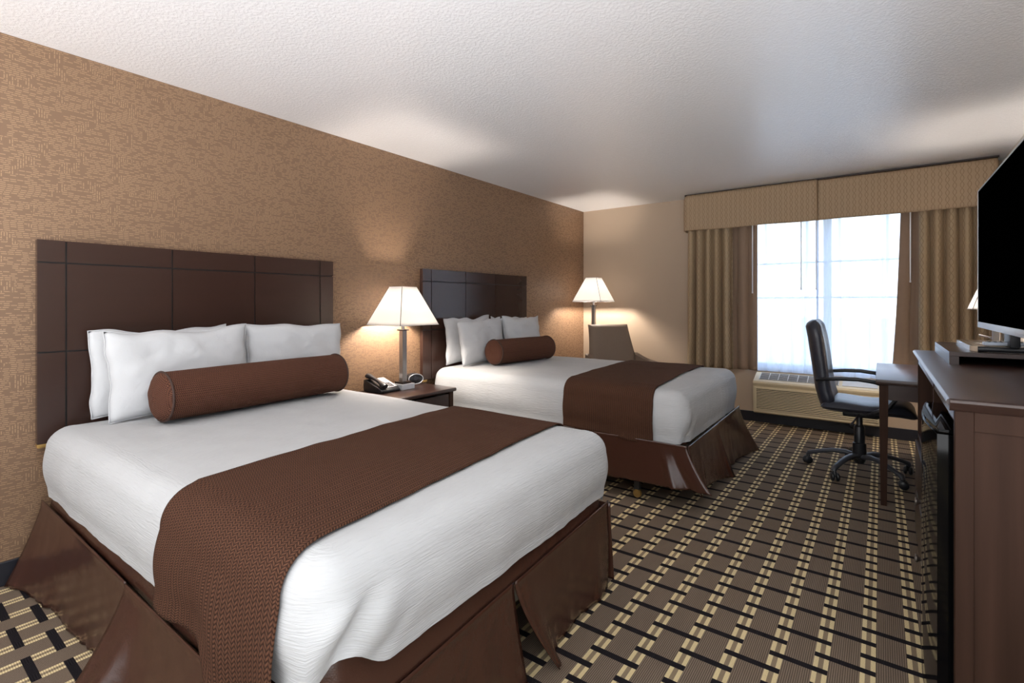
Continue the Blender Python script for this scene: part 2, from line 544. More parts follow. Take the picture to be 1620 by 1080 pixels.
# ------------------------------------------------------------------ beds
def rounded_outline(corners, radii, n):
    """CCW polygon with filleted corners, resampled to n points: (x, y, nx, ny)"""
    pts = []
    m = len(corners)
    for i in range(m):
        P = Vector(corners[i]); A = Vector(corners[i - 1]); C = Vector(corners[(i + 1) % m]); r = radii[i]
        d1 = (A - P).normalized(); d2 = (C - P).normalized()
        ang = d1.angle(d2); tl = r / math.tan(ang / 2)
        p1 = P + d1 * tl; p2 = P + d2 * tl
        ctr = P + (d1 + d2).normalized() * (r / sin(ang / 2))
        a1 = math.atan2(p1.y - ctr.y, p1.x - ctr.x); a2 = math.atan2(p2.y - ctr.y, p2.x - ctr.x)
        while a2 < a1: a2 += 2 * pi
        for k in range(13):
            a = lerp(a1, a2, k / 12); pts.append(Vector((ctr.x + r * cos(a), ctr.y + r * sin(a))))
    L = [0.0]
    for i in range(len(pts)): L.append(L[-1] + (pts[(i + 1) % len(pts)] - pts[i]).length)
    tot = L[-1]; out = []; j = 0
    for k in range(n):
        s = tot * k / n
        while L[j + 1] < s: j += 1
        t = (s - L[j]) / max(1e-9, L[j + 1] - L[j])
        out.append(pts[j].lerp(pts[(j + 1) % len(pts)], t))
    res = []
    for k in range(n):
        tg = (out[(k + 1) % n] - out[k - 1]).normalized()
        res.append((out[k].x, out[k].y, tg.y, -tg.x, tot * k / n))
    return res, tot

class Bed:
    def __init__(s, x0, x1n, x1f, yn0, yn1, yf, ztop, hem_near, hem_foot, seed):
        s.x0, s.x1n, s.x1f, s.yn0, s.yn1, s.yf, s.ztop, s.seed = x0, x1n, x1f, yn0, yn1, yf, ztop, seed
        s.hem_near, s.hem_foot = hem_near, hem_foot       # functions of position
    def yn(s, x): return lerp(s.yn0, s.yn1, (x - s.x0) / (s.x1n - s.x0))
    def x1(s, y): return lerp(s.x1n, s.x1f, (y - s.yn1) / (s.yf - s.yn1))
    RE, RZe = 0.095, 0.09
    def prof(s, e, hem):
        """e in 0..1 edge roll, 1..2 down the side: (inset, z)"""
        if e <= 1:
            a = e * pi / 2
            return s.RE * (1 - sin(a)), s.ztop - s.RZe * (1 - cos(a))
        f = e - 1
        z = lerp(s.ztop - s.RZe, hem, f)
        return -0.010 * sin(pi * min(1, f * 1.25)) + 0.010 * f * f, z
    def crown(s, x, y):
        v = (y - s.yn(x)) / (s.yf - s.yn(x))
        c = max(0.0, 1 - abs(2 * v - 1) ** 3)
        hx = max(0.0, 1 - abs(2 * (x - s.x0) / (s.x1n - s.x0) - 1) ** 6)
        return 0.012 * c * hx + 0.004 * nz(x * 2.2, y * 2.2, s.seed) + 0.0025 * nz(x * 5, y * 9, s.seed + 3)
    def side_disp(s, x, y, f):
        q = x * 1.0 + y * 1.3
        w = 0.4 + 0.9 * max(0, f)
        return w * (0.005 * nz(q * 5.5, 0.3 * f + s.seed, 1.7) + 0.0025 * nz(q * 17, f * 0.8, s.seed + 9))

def build_coverlet(bed, label, corner_fold=1.0):
    N = 420
    out, tot = rounded_outline([(bed.x0, bed.yn0), (bed.x1n, bed.yn1), (bed.x1f, bed.yf), (bed.x0, bed.yf)], [0.09, 0.11, 0.075, 0.09], N)
    # perimeter position of the near foot corner
    kc = min(range(N), key=lambda k: (out[k][0] - bed.x1n) ** 2 + (out[k][1] - bed.yn1) ** 2)
    sc = out[kc][4]
    bm = B(); uvl = bm.loops.layers.uv.verify()
    rings = []; UV = []
    yc = (bed.yn0 + bed.yf) / 2; xc = (bed.x0 + bed.x1n) / 2
    NT = 22
    for j in range(NT):                 # top: spine to edge roll
        t = j / NT
        row = []; ruv = []
        for (x, y, nx, ny, s) in out:
            ex, ey = x - nx * bed.RE, y - ny * bed.RE
            q = 0.03 + 0.97 * t
            px, py = lerp(xc, ex, q), lerp(yc, ey, q)
            row.append(Vector((px, py, bed.ztop + bed.crown(px, py))))
            ruv.append((py, px))
        rings.append(row); UV.append(ruv)
    for j in range(0, 31):              # roll and side
        e = j / 8 if j <= 8 else 1 + (j - 8) / 22
        row = []; ruv = []
        for (x, y, nx, ny, s) in out:
            hem = bed.hem_near(x) if ny < -0.7 else (bed.hem_foot(y) if nx > 0.7 else
                   (lerp(bed.hem_near(x), bed.hem_foot(y), sstep(-0.7, 0.7, nx + ny)) if nx > 0.1 and ny < 0 else bed.ztop - 0.31))
            ins, z = bed.prof(e, hem)
            f = e - 1
            d = bed.side_disp(x, y, f) * sstep(0.3, 1.3, e)
            if corner_fold:
                ds = s - sc
                g = ds - (0.03 + 0.16 * (1 - max(0, f)) * 0.6)
                k_ = sstep(-0.1, 0.4, f) * corner_fold
                d += k_ * (-0.020 * math.exp(-(g / 0.028) ** 2) + 0.014 * math.exp(-((g - 0.07) / 0.045) ** 2) + 0.016 * math.exp(-((g + 0.065) / 0.045) ** 2))
                g2 = ds - 0.12 - 0.20 * (1 - f)
                d += corner_fold * sstep(0.4, 1, f) * (-0.006 * math.exp(-(g2 / 0.025) ** 2) + 0.004 * math.exp(-((g2 - 0.05) / 0.03) ** 2))
            row.append(Vector((x - nx * (ins - d), y - ny * (ins - d), z + bed.crown(x, y) * (1 - min(1, e)) + 0.003 * nz(s * 4, f * 2, bed.seed) * max(0, f))))
            ruv.append((s, (e * 0.16 if e <= 1 else 0.16 + f * 0.3) + 3.0))
        rings.append(row); UV.append(ruv)
    V = [[bm.verts.new(p) for p in row] for row in rings]
    for j in range(len(V) - 1):
        for k in range(N):
            k2 = (k + 1) % N
            fc = bm.faces.new((V[j][k], V[j][k2], V[j + 1][k2], V[j + 1][k]))
            for l, (jj, kk) in zip(fc.loops, ((j, k), (j, k2), (j + 1, k2), (j + 1, k))):
                w = UV[jj][kk]
                if k2 == 0 and kk == 0 and jj >= NT: w = (tot, w[1])
                if j == NT - 1 and jj == NT: w = (V[jj][kk].co.y, V[jj][kk].co.x)
                l[uvl].uv = w
    vc = bm.verts.new((xc, yc, bed.ztop + bed.crown(xc, yc)))
    for k in range(N):
        fc = bm.faces.new((V[0][k], V[0][(k + 1) % N], vc))
        for l in fc.loops: l[uvl].uv = (l.vert.co.y, l.vert.co.x)
    o = obj('coverlet', bm, MAT['coverlet'], None, 180)
    return tag(o, label, 'bedspread')

def build_runner(bed, xa, xb, hem, label):
    """xa(v), xb(v): runner edges as functions of v (0 near, 1 far). hem(x) near hem height"""
    bm = B(); nu, nv = 46, 150
    lift = 0.007
    # arclength table across the bed
    drop_n, roll, top, drop_f = 0.27, 0.165, bed.yf - bed.yn0 - 2 * bed.RE, 0.22
    T = drop_n + roll + top + roll + drop_f
    def f(u, w):
        s = w * T
        v = min(1, max(0, (s - drop_n) / (roll * 2 + top)))
        x = lerp(xa(v), xb(v), u)
        x += 0.010 * nz(v * 3.1, u * 2, bed.seed) * (abs(u - 0.5) * 2)
        yn = bed.yn(x)
        if s < drop_n + roll:
            h = hem(x)
            if s < drop_n: e = 1 + (1 - s / drop_n)
            else: e = 1 - (s - drop_n) / roll
            ins, z = bed.prof(e, h)
            if e > 1: ins = min(ins, 0.004)
            fo = e - 1
            d = (bed.side_disp(x, yn, fo) * sstep(0.3, 1.3, e) + lift)
            if fo > 0: d += fo * (0.020 * (0.5 + 0.5 * sin(x * 21 + 1.0)) + 0.008)
            return Vector((x, yn + ins - d, z + bed.crown(x, yn) * (1 - min(1, e)) + lift * (1 - min(1, e))))
        if s < drop_n + roll + top:
            y = lerp(yn + bed.RE, bed.yf - bed.RE, (s - drop_n - roll) / top)
            rip = 0.004 * nz(x * 6, y * 5, bed.seed + 20) + 0.003 * nz(x * 3 + y * 8, y * 2, 4)
            return Vector((x, y, bed.ztop + bed.crown(x, y) + lift + max(0.0, rip)))
        s2 = s - drop_n - roll - top
        e = s2 / roll if s2 < roll else 1 + (s2 - roll) / drop_f
        ins, z = bed.prof(e, bed.ztop - 0.31)
        d = lift + bed.side_disp(x, bed.yf, e - 1) * sstep(0.3, 1.3, e)
        return Vector((x, bed.yf - ins + d, z + lift * (1 - min(1, e))))
    grid(bm, nu, nv, f, lambda u, w: (u * 0.63, w * T))
    o = obj('bed_runner', bm, MAT['runner'], None, 180)
    solidify(o, 0.005, 1.0)
    return tag(o, label, 'bed runner')

def skirt_panel(parent, A, Bp, nrm, ztop, zhem, ext0, ext1, out0, out1, outm, seed, waves=0.004, folds=()):
    """hanging leather panel from A to Bp. ext*: how far the hem swings past each end; out*: hem swing outwards at ends / middle"""
    A = Vector(A); Bp = Vector(Bp); n = Vector(nrm); L = (Bp - A).length; d = (Bp - A).normalized()
    bm = B()
    def f(u, w):
        zt, zh = ztop(u), zhem(u)
        z = lerp(zt, zh, w)
        wa = w ** 1.4
        lat = -ext0 * wa * (1 - u) ** 4 + ext1 * wa * u ** 4
        o = outm * w + out0 * wa * (1 - u) ** 5 + out1 * wa * u ** 5
        o += w * (waves * nz(u * L * 4, w * 0.6, seed) + 0.5 * waves * nz(u * L * 14, w, seed + 2) + 0.9 * waves * max(0.0, (w - 0.85) / 0.15) ** 2 * nz(u * L * 30, 1.0, seed + 5))
        for (c, wd, am) in folds:
            o += am * wa * math.exp(-((u - c) * L / wd) ** 2)
        o += 0.004 * math.exp(-(w / 0.04) ** 2)             # welt along the crease
        p = A + d * (u * L + lat) + n * o
        return Vector((p.x, p.y, z + 0.004 * w * nz(u * L * 9, 3, seed)))
    grid(bm, max(24, int(L * 60)), 26, f)
    o = obj('skirt_panel', bm, MAT['leather'], parent, 180)
    solidify(o, 0.004, 0.0)
    return o

def build_bed(bed, label, skirt):
    t = thing('bed', label, 'bed', (0, 0, 0))
    x0, x1, yn, yf = bed.x0 + 0.06, min(bed.x1n, bed.x1f) - 0.07, max(bed.yn0, bed.yn1) + 0.06, bed.yf - 0.07
    b = B(); box(b, x0, x1, yn, yf, bed.ztop - 0.27, bed.ztop - 0.03, 0.05, 3); obj('mattress', b, MAT['boxspring'], t, 60)
    b = B(); box(b, x0, x1, yn, yf, 0.19, bed.ztop - 0.275, 0.03, 3); obj('box_spring', b, MAT['boxspring'], t, 60)
    for (lx, ly) in skirt['legs']:
        b = B(); box(b, lx - 0.018, lx + 0.018, ly - 0.018, ly + 0.018, 0.055, 0.19, 0.002)
        lg = obj('leg', b, MAT['blackplastic'], t)
        b = B(); lathe(b, [(0.0, -0.013), (0.024, -0.013), (0.027, -0.008), (0.027, 0.008), (0.024, 0.013), (0, 0.013)], (lx, ly, 0.028), 20, 'y')
        box(b, lx - 0.010, lx + 0.014, ly - 0.019, ly + 0.019, 0.030, 0.058, 0.004)
        obj('caster', b, MAT['brass'], lg, 40, 'brass caster wheel')
    # leather band that hugs the box spring above the crease
    N = 260
    out, tot = rounded_outline([(bed.x0, bed.yn0 + 0.006), (bed.x1n - 0.012, bed.yn1 + 0.008), (bed.x1f - 0.012, bed.yf - 0.01), (bed.x0, bed.yf - 0.01)], [0.09, 0.11, 0.08, 0.09], N)
    bm = B()
    def crease(x, y, nx, ny):
        if nx > 0.7: return skirt['crease_foot'](y)
        if ny < -0.7: return skirt['crease_near'](x)
        if nx > 0 and ny < 0: return skirt['crease_near'](x)
        return 0.35
    def fb(u, w):
        x, y, nx, ny, s = out[int(round(u * N)) % N]
        zc = crease(x, y, nx, ny) - 0.012
        z = lerp(zc, 0.47, w)
        o = -0.010 - 0.030 * w + 0.002 * nz(s * 8, w * 2, bed.seed)
        return Vector((x + nx * o, y + ny * o, z))
    grid(bm, N, 8, fb, closed_u=True)
    sk = obj('bed_skirt', bm, MAT['leather'], t, 180)
    solidify(sk, 0.003, 1.0)
    for p in skirt['panels']:
        skirt_panel(sk, *p[:-1], **p[-1])
    return t

# --- near bed
bed1 = Bed(0.065, 2.185, 2.165, 0.535, 0.565, 2.02, 0.690,
           lambda x: 0.388 + 0.02 * sstep(1.5, 2.1, x), lambda y: lerp(0.392, 0.418, (y - 0.56) / 1.45) + 0.075 * math.exp(-((y - 0.66) / 0.07) ** 2), 1.0)
cn1 = lambda x: lerp(0.358, 0.305, min(1, max(0, x / 2.15)))
cf1 = lambda y: lerp(0.300, 0.378, (y - 0.56) / 1.45)
ux = lambda f, a, c: (lambda u: f(lerp(a, c, u)))
kon = lambda v: (lambda u: v)
sk1 = dict(crease_near=cn1, crease_foot=cf1, legs=[(0.35, 0.70), (0.35, 1.85), (1.85, 0.72), (1.85, 1.85)], panels=[
    ((0.06, 0.543), (1.125, 0.558), (0, -1), ux(cn1, 0.06, 1.125), kon(0.008), 0.02, -0.02, 0.10, 0.0, 0.025, 2.0, dict(waves=0.009, folds=[(0.55, 0.12, 0.012), (0.25, 0.08, 0.010)])),
    ((1.13, 0.555), (2.18, 0.575), (0, -1), ux(cn1, 1.13, 2.19), kon(0.008), 0.03, 0.10, 0.12, 0.06, 0.035, 3.0, dict(waves=0.009, folds=[(0.10, 0.06, 0.040), (0.5, 0.2, 0.014)])),
    ((2.168, 0.57), (2.154, 1.300), (1, 0), ux(cf1, 0.56, 1.30), kon(0.008), 0.10, 0.02, 0.06, 0.02, 0.025, 5.0, dict(waves=0.009, folds=[(0.4, 0.15, 0.010), (0.75, 0.05, 0.008)])),
    ((2.157, 1.304), (2.147, 2.010), (1, 0), ux(cf1, 1.304, 2.015), kon(0.010), -0.14, -0.03, 0.085, 0.0, 0.008, 6.0, dict(waves=0.011, folds=[(0.10, 0.05, 0.03), (0.45, 0.06, 0.010), (0.85, 0.05, 0.010)])),
    ((2.155, 2.022), (0.06, 2.022), (0, 1), kon(0.36), kon(0.01), 0.0, 0.0, 0.02, 0.02, 0.02, 7.0, {}),
])
build_bed(bed1, 'nearer bed beside the camera with a brown leather skirt reaching the carpet', sk1)
build_coverlet(bed1, 'large white crinkled coverlet on the nearer bed in the foreground')
build_runner(bed1, lambda v: lerp(1.455, 1.300, v), lambda v: lerp(2.085, 1.925, v),
             lambda x: 0.392 - 0.16 * sstep(1.72, 1.86, x), 'brown woven runner draped across the foot of the nearer bed, hanging down its near side')

# --- far bed
bed2 = Bed(0.065, 2.185, 2.16, 2.965, 3.0, 4.43, 0.708,
           lambda x: 0.392, lambda y: lerp(0.40, 0.385, (y - 3.0) / 1.43), 5.0)
cn2 = lambda x: 0.395
cf2 = lambda y: 0.395
sk2 = dict(crease_near=cn2, crease_foot=cf2, legs=[(0.35, 3.15), (0.35, 4.28), (1.86, 3.045), (1.85, 4.28)], panels=[
    ((0.06, 2.952), (1.12, 2.963), (0, -1), kon(0.400), kon(0.115), 0.0, 0.0, 0.0, 0.0, 0.012, 12.0, dict(waves=0.006)),
    ((1.115, 2.960), (2.195, 2.980), (0, -1), kon(0.400), lambda u: lerp(0.11, 0.15, u), 0.0, 0.15, 0.02, 0.02, 0.014, 13.0, dict(waves=0.010, folds=[(0.86, 0.018, 0.03), (0.92, 0.014, -0.03)])),
    ((2.198, 2.99), (2.184, 3.70), (1, 0), kon(0.400), lambda u: lerp(0.12, 0.03, u), 0.02, 0.02, 0.06, 0.09, 0.03, 15.0, dict(waves=0.014, folds=[(0.3, 0.05, 0.015)])),
    ((2.182, 3.68), (2.170, 4.43), (1, 0), kon(0.400), lambda u: lerp(0.05, 0.012, u), -0.03, 0.17, 0.01, 0.10, 0.03, 16.0, dict(waves=0.012, folds=[(0.45, 0.06, 0.012)])),
    ((2.165, 4.440), (0.06, 4.440), (0, 1), kon(0.37), kon(0.02), 0.0, 0.0, 0.02, 0.02, 0.02, 17.0, {}),
])
build_bed(bed2, 'farther bed, its leather skirt hanging clear of the carpet with a caster showing', sk2)
build_coverlet(bed2, 'white coverlet on the farther bed near the window', 0.35)
build_runner(bed2, lambda v: lerp(1.352, 1.262, v), lambda v: lerp(1.985, 1.895, v),
             lambda x: 0.402 - 0.03 * sstep(1.5, 2.0, x), 'brown woven runner laid across the foot of the farther bed by the window')

# headboards
def build_headboard(y0, label):
    t = thing('headboard', label, 'headboard', (0.012, y0, 0))
    W, Z0, Z1 = 1.515, 0.605, 1.537
    b = B()
    box(b, 0.0, 0.026, 0, W, Z0, Z1, 0.002)
    box(b, 0.0258, 0.0268, 0.004, W - 0.004, Z0 + 0.004, Z1 - 0.004, mi=1)
    ys = [0, 0.10, 0.535, 0.975, 1.415, W]; zs = [Z0, 1.021, 1.434, Z1]
    for i in range(5):
        for j in range(3):
            box(b, 0.026, 0.034, ys[i] + (0.0035 if i else 0), ys[i + 1] - (0.0035 if i < 4 else 0), zs[j] + (0.0035 if j else 0), zs[j + 1] - (0.0035 if j < 2 else 0))
    obj('panel', b, [MAT['board'], MAT['darkin']], t)
    for yy in (0.0, W - 0.05):
        b = B(); box(b, 0.0, 0.036, yy, yy + 0.05, Z0 - 0.018, Z0 - 0.001, 0.003)
        obj('hanging_bracket', b, MAT['brass'], t, None, 'brass hanging bracket')
    return t
build_headboard(0.526, 'dark espresso wall-mounted headboard behind the nearer bed')
build_headboard(2.887, 'dark espresso wall-mounted headboard behind the farther bed')

# pillows
def build_pillow(loc, W, H, T, tilt, rz, seed, label, roll=0.0, bed_group=None):
    bm = B(); n = 34
    def shape(u, v, sgn):
        a, c = 2 * u - 1, 2 * v - 1
        pinch = 0.05
        y = a * W / 2 * (1 - pinch * (1 - a * a) * 0 - pinch * (1 - abs(c) ** 2) * abs(a) ** 3)
        z = c * H / 2 * (1 - pinch * 1.6 * (1 - abs(a) ** 2) * abs(c) ** 3)
        k = max(0.0, (1 - abs(a) ** 2.6)) * max(0.0, (1 - abs(c) ** 2.4))
        th = T / 2 * k ** 0.55
        th *= 1 + 0.22 * nz(a * 1.7, c * 1.7, seed)
        th += (0.009 * nz(a * 3.5 + c * 2, c * 3.0, seed + 4) + 0.004 * nz(a * 9 - c * 5, c * 6, seed + 6)) * (k ** 0.3)
        z += 0.030 * nz(a * 2.2, 2.0, seed + 8) * sstep(0.3, 1.0, c)
        y += 0.012 * nz(c * 2.5, 7.0, seed + 8) * sstep(0.3, 1.0, abs(a))
        sag = -0.10 * T * (1 - c) * 0.5
        return Vector((sgn * th + sag * 0, y, z + H / 2))
    for sgn in (1, -1):
        grid(bm, n, n, lambda u, v: shape(u, v, sgn))
    bmesh.ops.remove_doubles(bm, verts=bm.verts[:], dist=0.0006)
    M_ = Matrix.Rotation(rz, 4, 'Z') @ Matrix.Rotation(tilt, 4, 'Y') @ Matrix.Rotation(roll, 4, 'X')
    for v in bm.verts: v.co = M_ @ v.co
    o = obj('pillow', bm, MAT['pillow'], None, 180)
    o.location = loc
    # seam hem along the border
    b = B()
    ring = []
    for k in range(97):
        q = k / 96 * 4
        if q <= 1: p = shape(q, 0, 1)
        elif q <= 2: p = shape(1, q - 1, 1)
        elif q <= 3: p = shape(3 - q, 1, 1)
        else: p = shape(0, max(0, 4 - q), 1)
        ring.append(M_ @ p)
    tube(b, ring, 0.0028, 6)
    obj('seam', b, MAT['pillow'], o, 180)
    return tag(o, label, 'pillow', bed_group)

zt1, zt2 = 0.706, 0.724
build_pillow((0.140, 1.000, zt1), 0.62, 0.41, 0.12, -0.06, 0.02, 1.3, 'rearmost white pillow on the near side of the nearer bed, against its headboard', 0.01)
build_pillow((0.300, 1.040, zt1), 0.65, 0.42, 0.14, -0.13, 0.03, 2.6, 'front white pillow at the near side of the nearer bed, partly behind the brown bolster', 0.02)
build_pillow((0.125, 1.655, zt1), 0.62, 0.40, 0.09, -0.06, 0.0, 3.9, 'rear white pillow on the nightstand side of the nearer bed, mostly hidden', 0.0)
build_pillow((0.252, 1.665, zt1), 0.62, 0.42, 0.12, -0.10, -0.02, 5.1, 'front white pillow on the nightstand side of the nearer bed', -0.02)
build_pillow((0.140, 3.375, zt2), 0.61, 0.40, 0.12, -0.06, 0.0, 6.3, 'rearmost white pillow on the farther bed, at the side next to the nightstand', 0.01)
build_pillow((0.300, 3.400, zt2), 0.61, 0.39, 0.14, -0.16, 0.02, 7.7, 'front white pillow on the farther bed, behind its bolster on the nightstand side', 0.02)
build_pillow((0.130, 4.010, zt2), 0.60, 0.39, 0.10, -0.05, 0.0, 8.8, 'rear white pillow on the farther bed, at the side next to the floor lamp', 0.0)
build_pillow((0.290, 4.020, zt2), 0.58, 0.40, 0.14, -0.15, -0.04, 9.9, 'front white pillow on the farther bed, at the side next to the floor lamp', -0.02)

# bolsters
def build_bolster(p0, p1, r, label):
    p0, p1 = Vector(p0), Vector(p1); L = (p1 - p0).length; c = (p0 + p1) / 2
    ang = math.atan2(p1.y - p0.y, p1.x - p0.x) - pi / 2      # local axis = y
    t = thing('bolster', label, 'bolster pillow', c, ang)
    bm = B(); seg = 56
    def rr(w, a):
        k = r * (1 + 0.012 * nz(w * 3, cos(a), sin(a)) + 0.02 * sin(pi * w))
        return k
    def f(u, w):
        a = 2 * pi * u; k = rr(w, a)
        return Vector((k * cos(a), (w - 0.5) * L, k * sin(a) * 0.97))
    grid(bm, seg, 40, f, lambda u, w: (u * 2 * pi * r, w * L), closed_u=True)
    obj('body', bm, MAT['bolster'], t, 180)
    for e in (-1, 1):
        bm = B()
        uvl = bm.loops.layers.uv.verify()
        def g(u, w):
            a = 2 * pi * u; k = rr(0 if e < 0 else 1, a) * (1 - w) * 0.995 + 0.001 * w
            return Vector((k * cos(a), e * (L / 2 + 0.034 * (1 - (1 - w) ** 2) ** 0.5 + 0.003 * nz(cos(a) * 2, sin(a) * 2, w * 2)), k * sin(a) * 0.97))
        grid(bm, seg, 10, g, lambda u, w: (cos(2 * pi * u) * r * (1 - w), sin(2 * pi * u) * r * (1 - w)), closed_u=True)
        obj('end_cap', bm, MAT['bolster'], t, 180)
        bm = B()
        pts = [Vector((rr(0 if e < 0 else 1, 2 * pi * k / 56) * 1.01 * cos(2 * pi * k / 56), e * L / 2, rr(0 if e < 0 else 1, 2 * pi * k / 56) * 1.01 * sin(2 * pi * k / 56) * 0.97)) for k in range(57)]
        tube(bm, pts, 0.005, 8, cap=False)
        obj('piping', bm, MAT['piping'], t, 180)
    return t
build_bolster((0.50, 0.863, zt1 + 0.120), (0.435, 1.80, zt1 + 0.114), 0.114, 'brown round bolster with piped ends on the nearer bed, in front of its pillows')
build_bolster((0.485, 3.29, zt2 + 0.110), (0.575, 3.97, zt2 + 0.110), 0.107, 'brown round bolster with piped ends on the farther bed')

# ------------------------------------------------------------------ nightstand and what stands on it
ns = thing('nightstand', 'small dark wood nightstand between the two beds', 'nightstand', (0.03, 2.19, 0))
NZ = 0.60
b = B(); box(b, -0.005, 0.465, -0.01, 0.63, NZ - 0.028, NZ, 0.009, 3); obj('top', b, MAT['casewood'], ns, 40)
b = B()
box(b, 0.01, 0.43, 0.01, 0.03, 0.09, NZ - 0.03); box(b, 0.01, 0.43, 0.59, 0.61, 0.09, NZ - 0.03)
box(b, 0.0, 0.012, 0.01, 0.61, 0.09, NZ - 0.03); box(b, 0.01, 0.43, 0.03, 0.59, 0.09, 0.11)
box(b, 0.415, 0.442, 0.005, 0.045, 0.09, NZ - 0.03, 0.002); box(b, 0.415, 0.442, 0.575, 0.615, 0.09, NZ - 0.03, 0.002)
obj('body', b, MAT['casez'], ns)
for zz0, zz1 in ((0.345, NZ - 0.045), (0.125, 0.335)):
    b = B(); box(b, 0.05, 0.436, 0.05, 0.57, zz0, zz1, 0.003)
    dr = obj('drawer', b, MAT['casewood'], ns)
    b = B(); lathe(b, [(0.006, 0), (0.006, 0.012), (0.015, 0.018), (0.015, 0.024), (0, 0.027)], (0.436, 0.31, (zz0 + zz1) / 2), 16, 'x')
    obj('knob', b, MAT['knob'], dr, 40)
for ly in (0.012, 0.573):
    for lx in (0.012, 0.395):
        b = B(); box(b, lx, lx + 0.035, ly, ly + 0.035, 0.0, 0.09, 0.003); obj('leg', b, MAT['casez'], ns)

def pyramid_shade(parent, half0, half1, z0, z1, c=(0, 0)):
    """four-sided tapering shade open at top and bottom with seam ribs at the corners and rim trim"""
    bm = B(); n = 10
    def f(u, w):
        q = (u * 4) % 4; i = int(q); t = q - i
        cs = [(-1, -1), (1, -1), (1, 1), (-1, 1)]
        a, d = cs[i], cs[(i + 1) % 4]
        h = lerp(half0, half1, w)
        return Vector((c[0] + lerp(a[0], d[0], t) * h, c[1] + lerp(a[1], d[1], t) * h, lerp(z0, z1, w)))
    grid(bm, 4 * n, 12, f, closed_u=True)
    sh = obj('lamp_shade', bm, MAT['shade'], parent, 30)
    solidify(sh, 0.0015, 1.0)
    for (sx, sy) in ((-1, -1), (1, -1), (1, 1), (-1, 1)):
        b = B(); tube(b, [(c[0] + sx * (half0 + .001), c[1] + sy * (half0 + .001), z0), (c[0] + sx * (half1 + .001), c[1] + sy * (half1 + .001), z1)], 0.0022, 6)
        obj('seam_rib', b, MAT['bronze'], sh)
    for h, z in ((half0, z0), (half1, z1)):
        b = B(); r = h + 0.001
        tube(b, [(c[0] - r, c[1] - r, z), (c[0] + r, c[1] - r, z), (c[0] + r, c[1] + r, z), (c[0] - r, c[1] + r, z), (c[0] - r, c[1] - r, z)], 0.002, 6)
        obj('rim_trim', b, MAT['phoneface'], sh)
    return sh

def lamp_light(parent, z, power, r=0.035):
    b = B(); lathe(b, [(0, -0.045), (0.012, -0.045), (0.014, -0.02), (0.026, 0.005), (0.03, 0.025), (0.022, 0.045), (0, 0.055)], (0, 0, z), 16)
    return obj('bulb', b, MAT['bulb'], parent, 60)

def lamp_stem(parent, z0, z1, half=0.021):
    b = B(); box(b, -half, half, -half, half, z0, z1, 0.003); obj('pole', b, MAT['steel'], parent)
    b = B(); box(b, -half - 0.011, half + 0.011, -half - 0.011, half + 0.011, z1, z1 + 0.010, 0.002); obj('collar', b, MAT['bronze'], parent)
    b = B(); lathe(b, [(0.012, 0), (0.012, 0.03), (0.018, 0.035), (0.018, 0.075), (0, 0.075)], (0, 0, z1 + 0.010), 16); obj('socket', b, MAT['steel'], parent, 40)

def harp(parent, z0, z1, half):
    b = B()
    pts = [(0.0, 0.055 * sin(pi * k / 14) * 1.0 if False else 0.05 * cos(pi * (k / 14 - 0.5)) * 1.0, lerp(z0, z1, k / 14)) for k in range(15)]
    tube(b, pts, 0.002, 6); tube(b, [(x, -y, z) for x, y, z in pts], 0.002, 6)
    tube(b, [(-half, -half, z1), (half, half, z1)], 0.002, 6); tube(b, [(-half, half, z1), (half, -half, z1)], 0.002, 6)
    obj('harp', b, MAT['steel'], parent)

lp = thing('table_lamp', 'table lamp with square steel pole and white pyramid shade, on the nightstand between the beds', 'lamp', (0.205, 2.535, NZ))
b = B(); box(b, -0.062, 0.062, -0.062, 0.062, 0.0, 0.042, 0.003); base = obj('base', b, MAT['silver'], lp)
b = B(); box(b, -0.045, 0.045, -0.045, 0.045, 0.042, 0.056, 0.003); obj('base_plate', b, MAT['bronze'], lp)
lamp_stem(lp, 0.056, 0.440)
harp(lp, 0.50, 0.765, 0.07)
pyramid_shade(lp, 0.190, 0.072, 0.485, 0.770)
lamp_light(lp, 0.60, 32.0)

# telephone
ph = thing('telephone', 'black desk telephone with white keypad face on the nightstand', 'telephone', (0.155, 2.375, NZ))
b = B(); prism(b, [(-0.10, 0.0), (0.105, 0.0), (0.108, 0.018), (0.095, 0.028), (-0.085, 0.085), (-0.105, 0.082), (-0.108, 0.03)], 'y', -0.085, 0.085, 0.005)
obj('body', b, MAT['blackplastic'], ph, 40)
sl = math.atan2(0.028 - 0.085, 0.18)
def on_face(x, y, h=0.0):
    return Vector((x, y, 0.0565 + (x - 0.005) * math.tan(sl) + h))
b = B(); box(b, -0.08, 0.08, -0.046, 0.046, -0.001, 0.003, 0.001, 1, Matrix.Translation((0.005, 0.03, 0.0585)) @ Matrix.Rotation(-sl, 4, 'Y'))
obj('face_plate', b, MAT['phoneface'], ph, None, 'white face plate')
for r_ in range(4):
    for c_ in range(3):
        p = on_face(0.022 + r_ * 0.016, 0.012 + c_ * 0.017, 0.004)
        b = B(); box(b, -0.0055, 0.0055, -0.006, 0.006, 0, 0.004, 0.001, 1, Matrix.Translation(p) @ Matrix.Rotation(-sl, 4, 'Y'))
        obj('key', b, MAT['blackplastic'], ph)
b = B()
hp = []
for k in range(13):
    t_ = k / 12; x = lerp(-0.098, 0.100, t_)
    hp.append(on_face(x, -0.05, 0.020 + 0.010 * sin(pi * t_)))
tube(b, hp, [0.026, 0.027, 0.024, 0.019, 0.017, 0.016, 0.016, 0.016, 0.017, 0.019, 0.024, 0.027, 0.026], 12, [0.018, 0.020, 0.018, 0.014, 0.012, 0.011, 0.011, 0.011, 0.012, 0.014, 0.018, 0.020, 0.018])
obj('handset', b, MAT['blackplastic'], ph, 60)

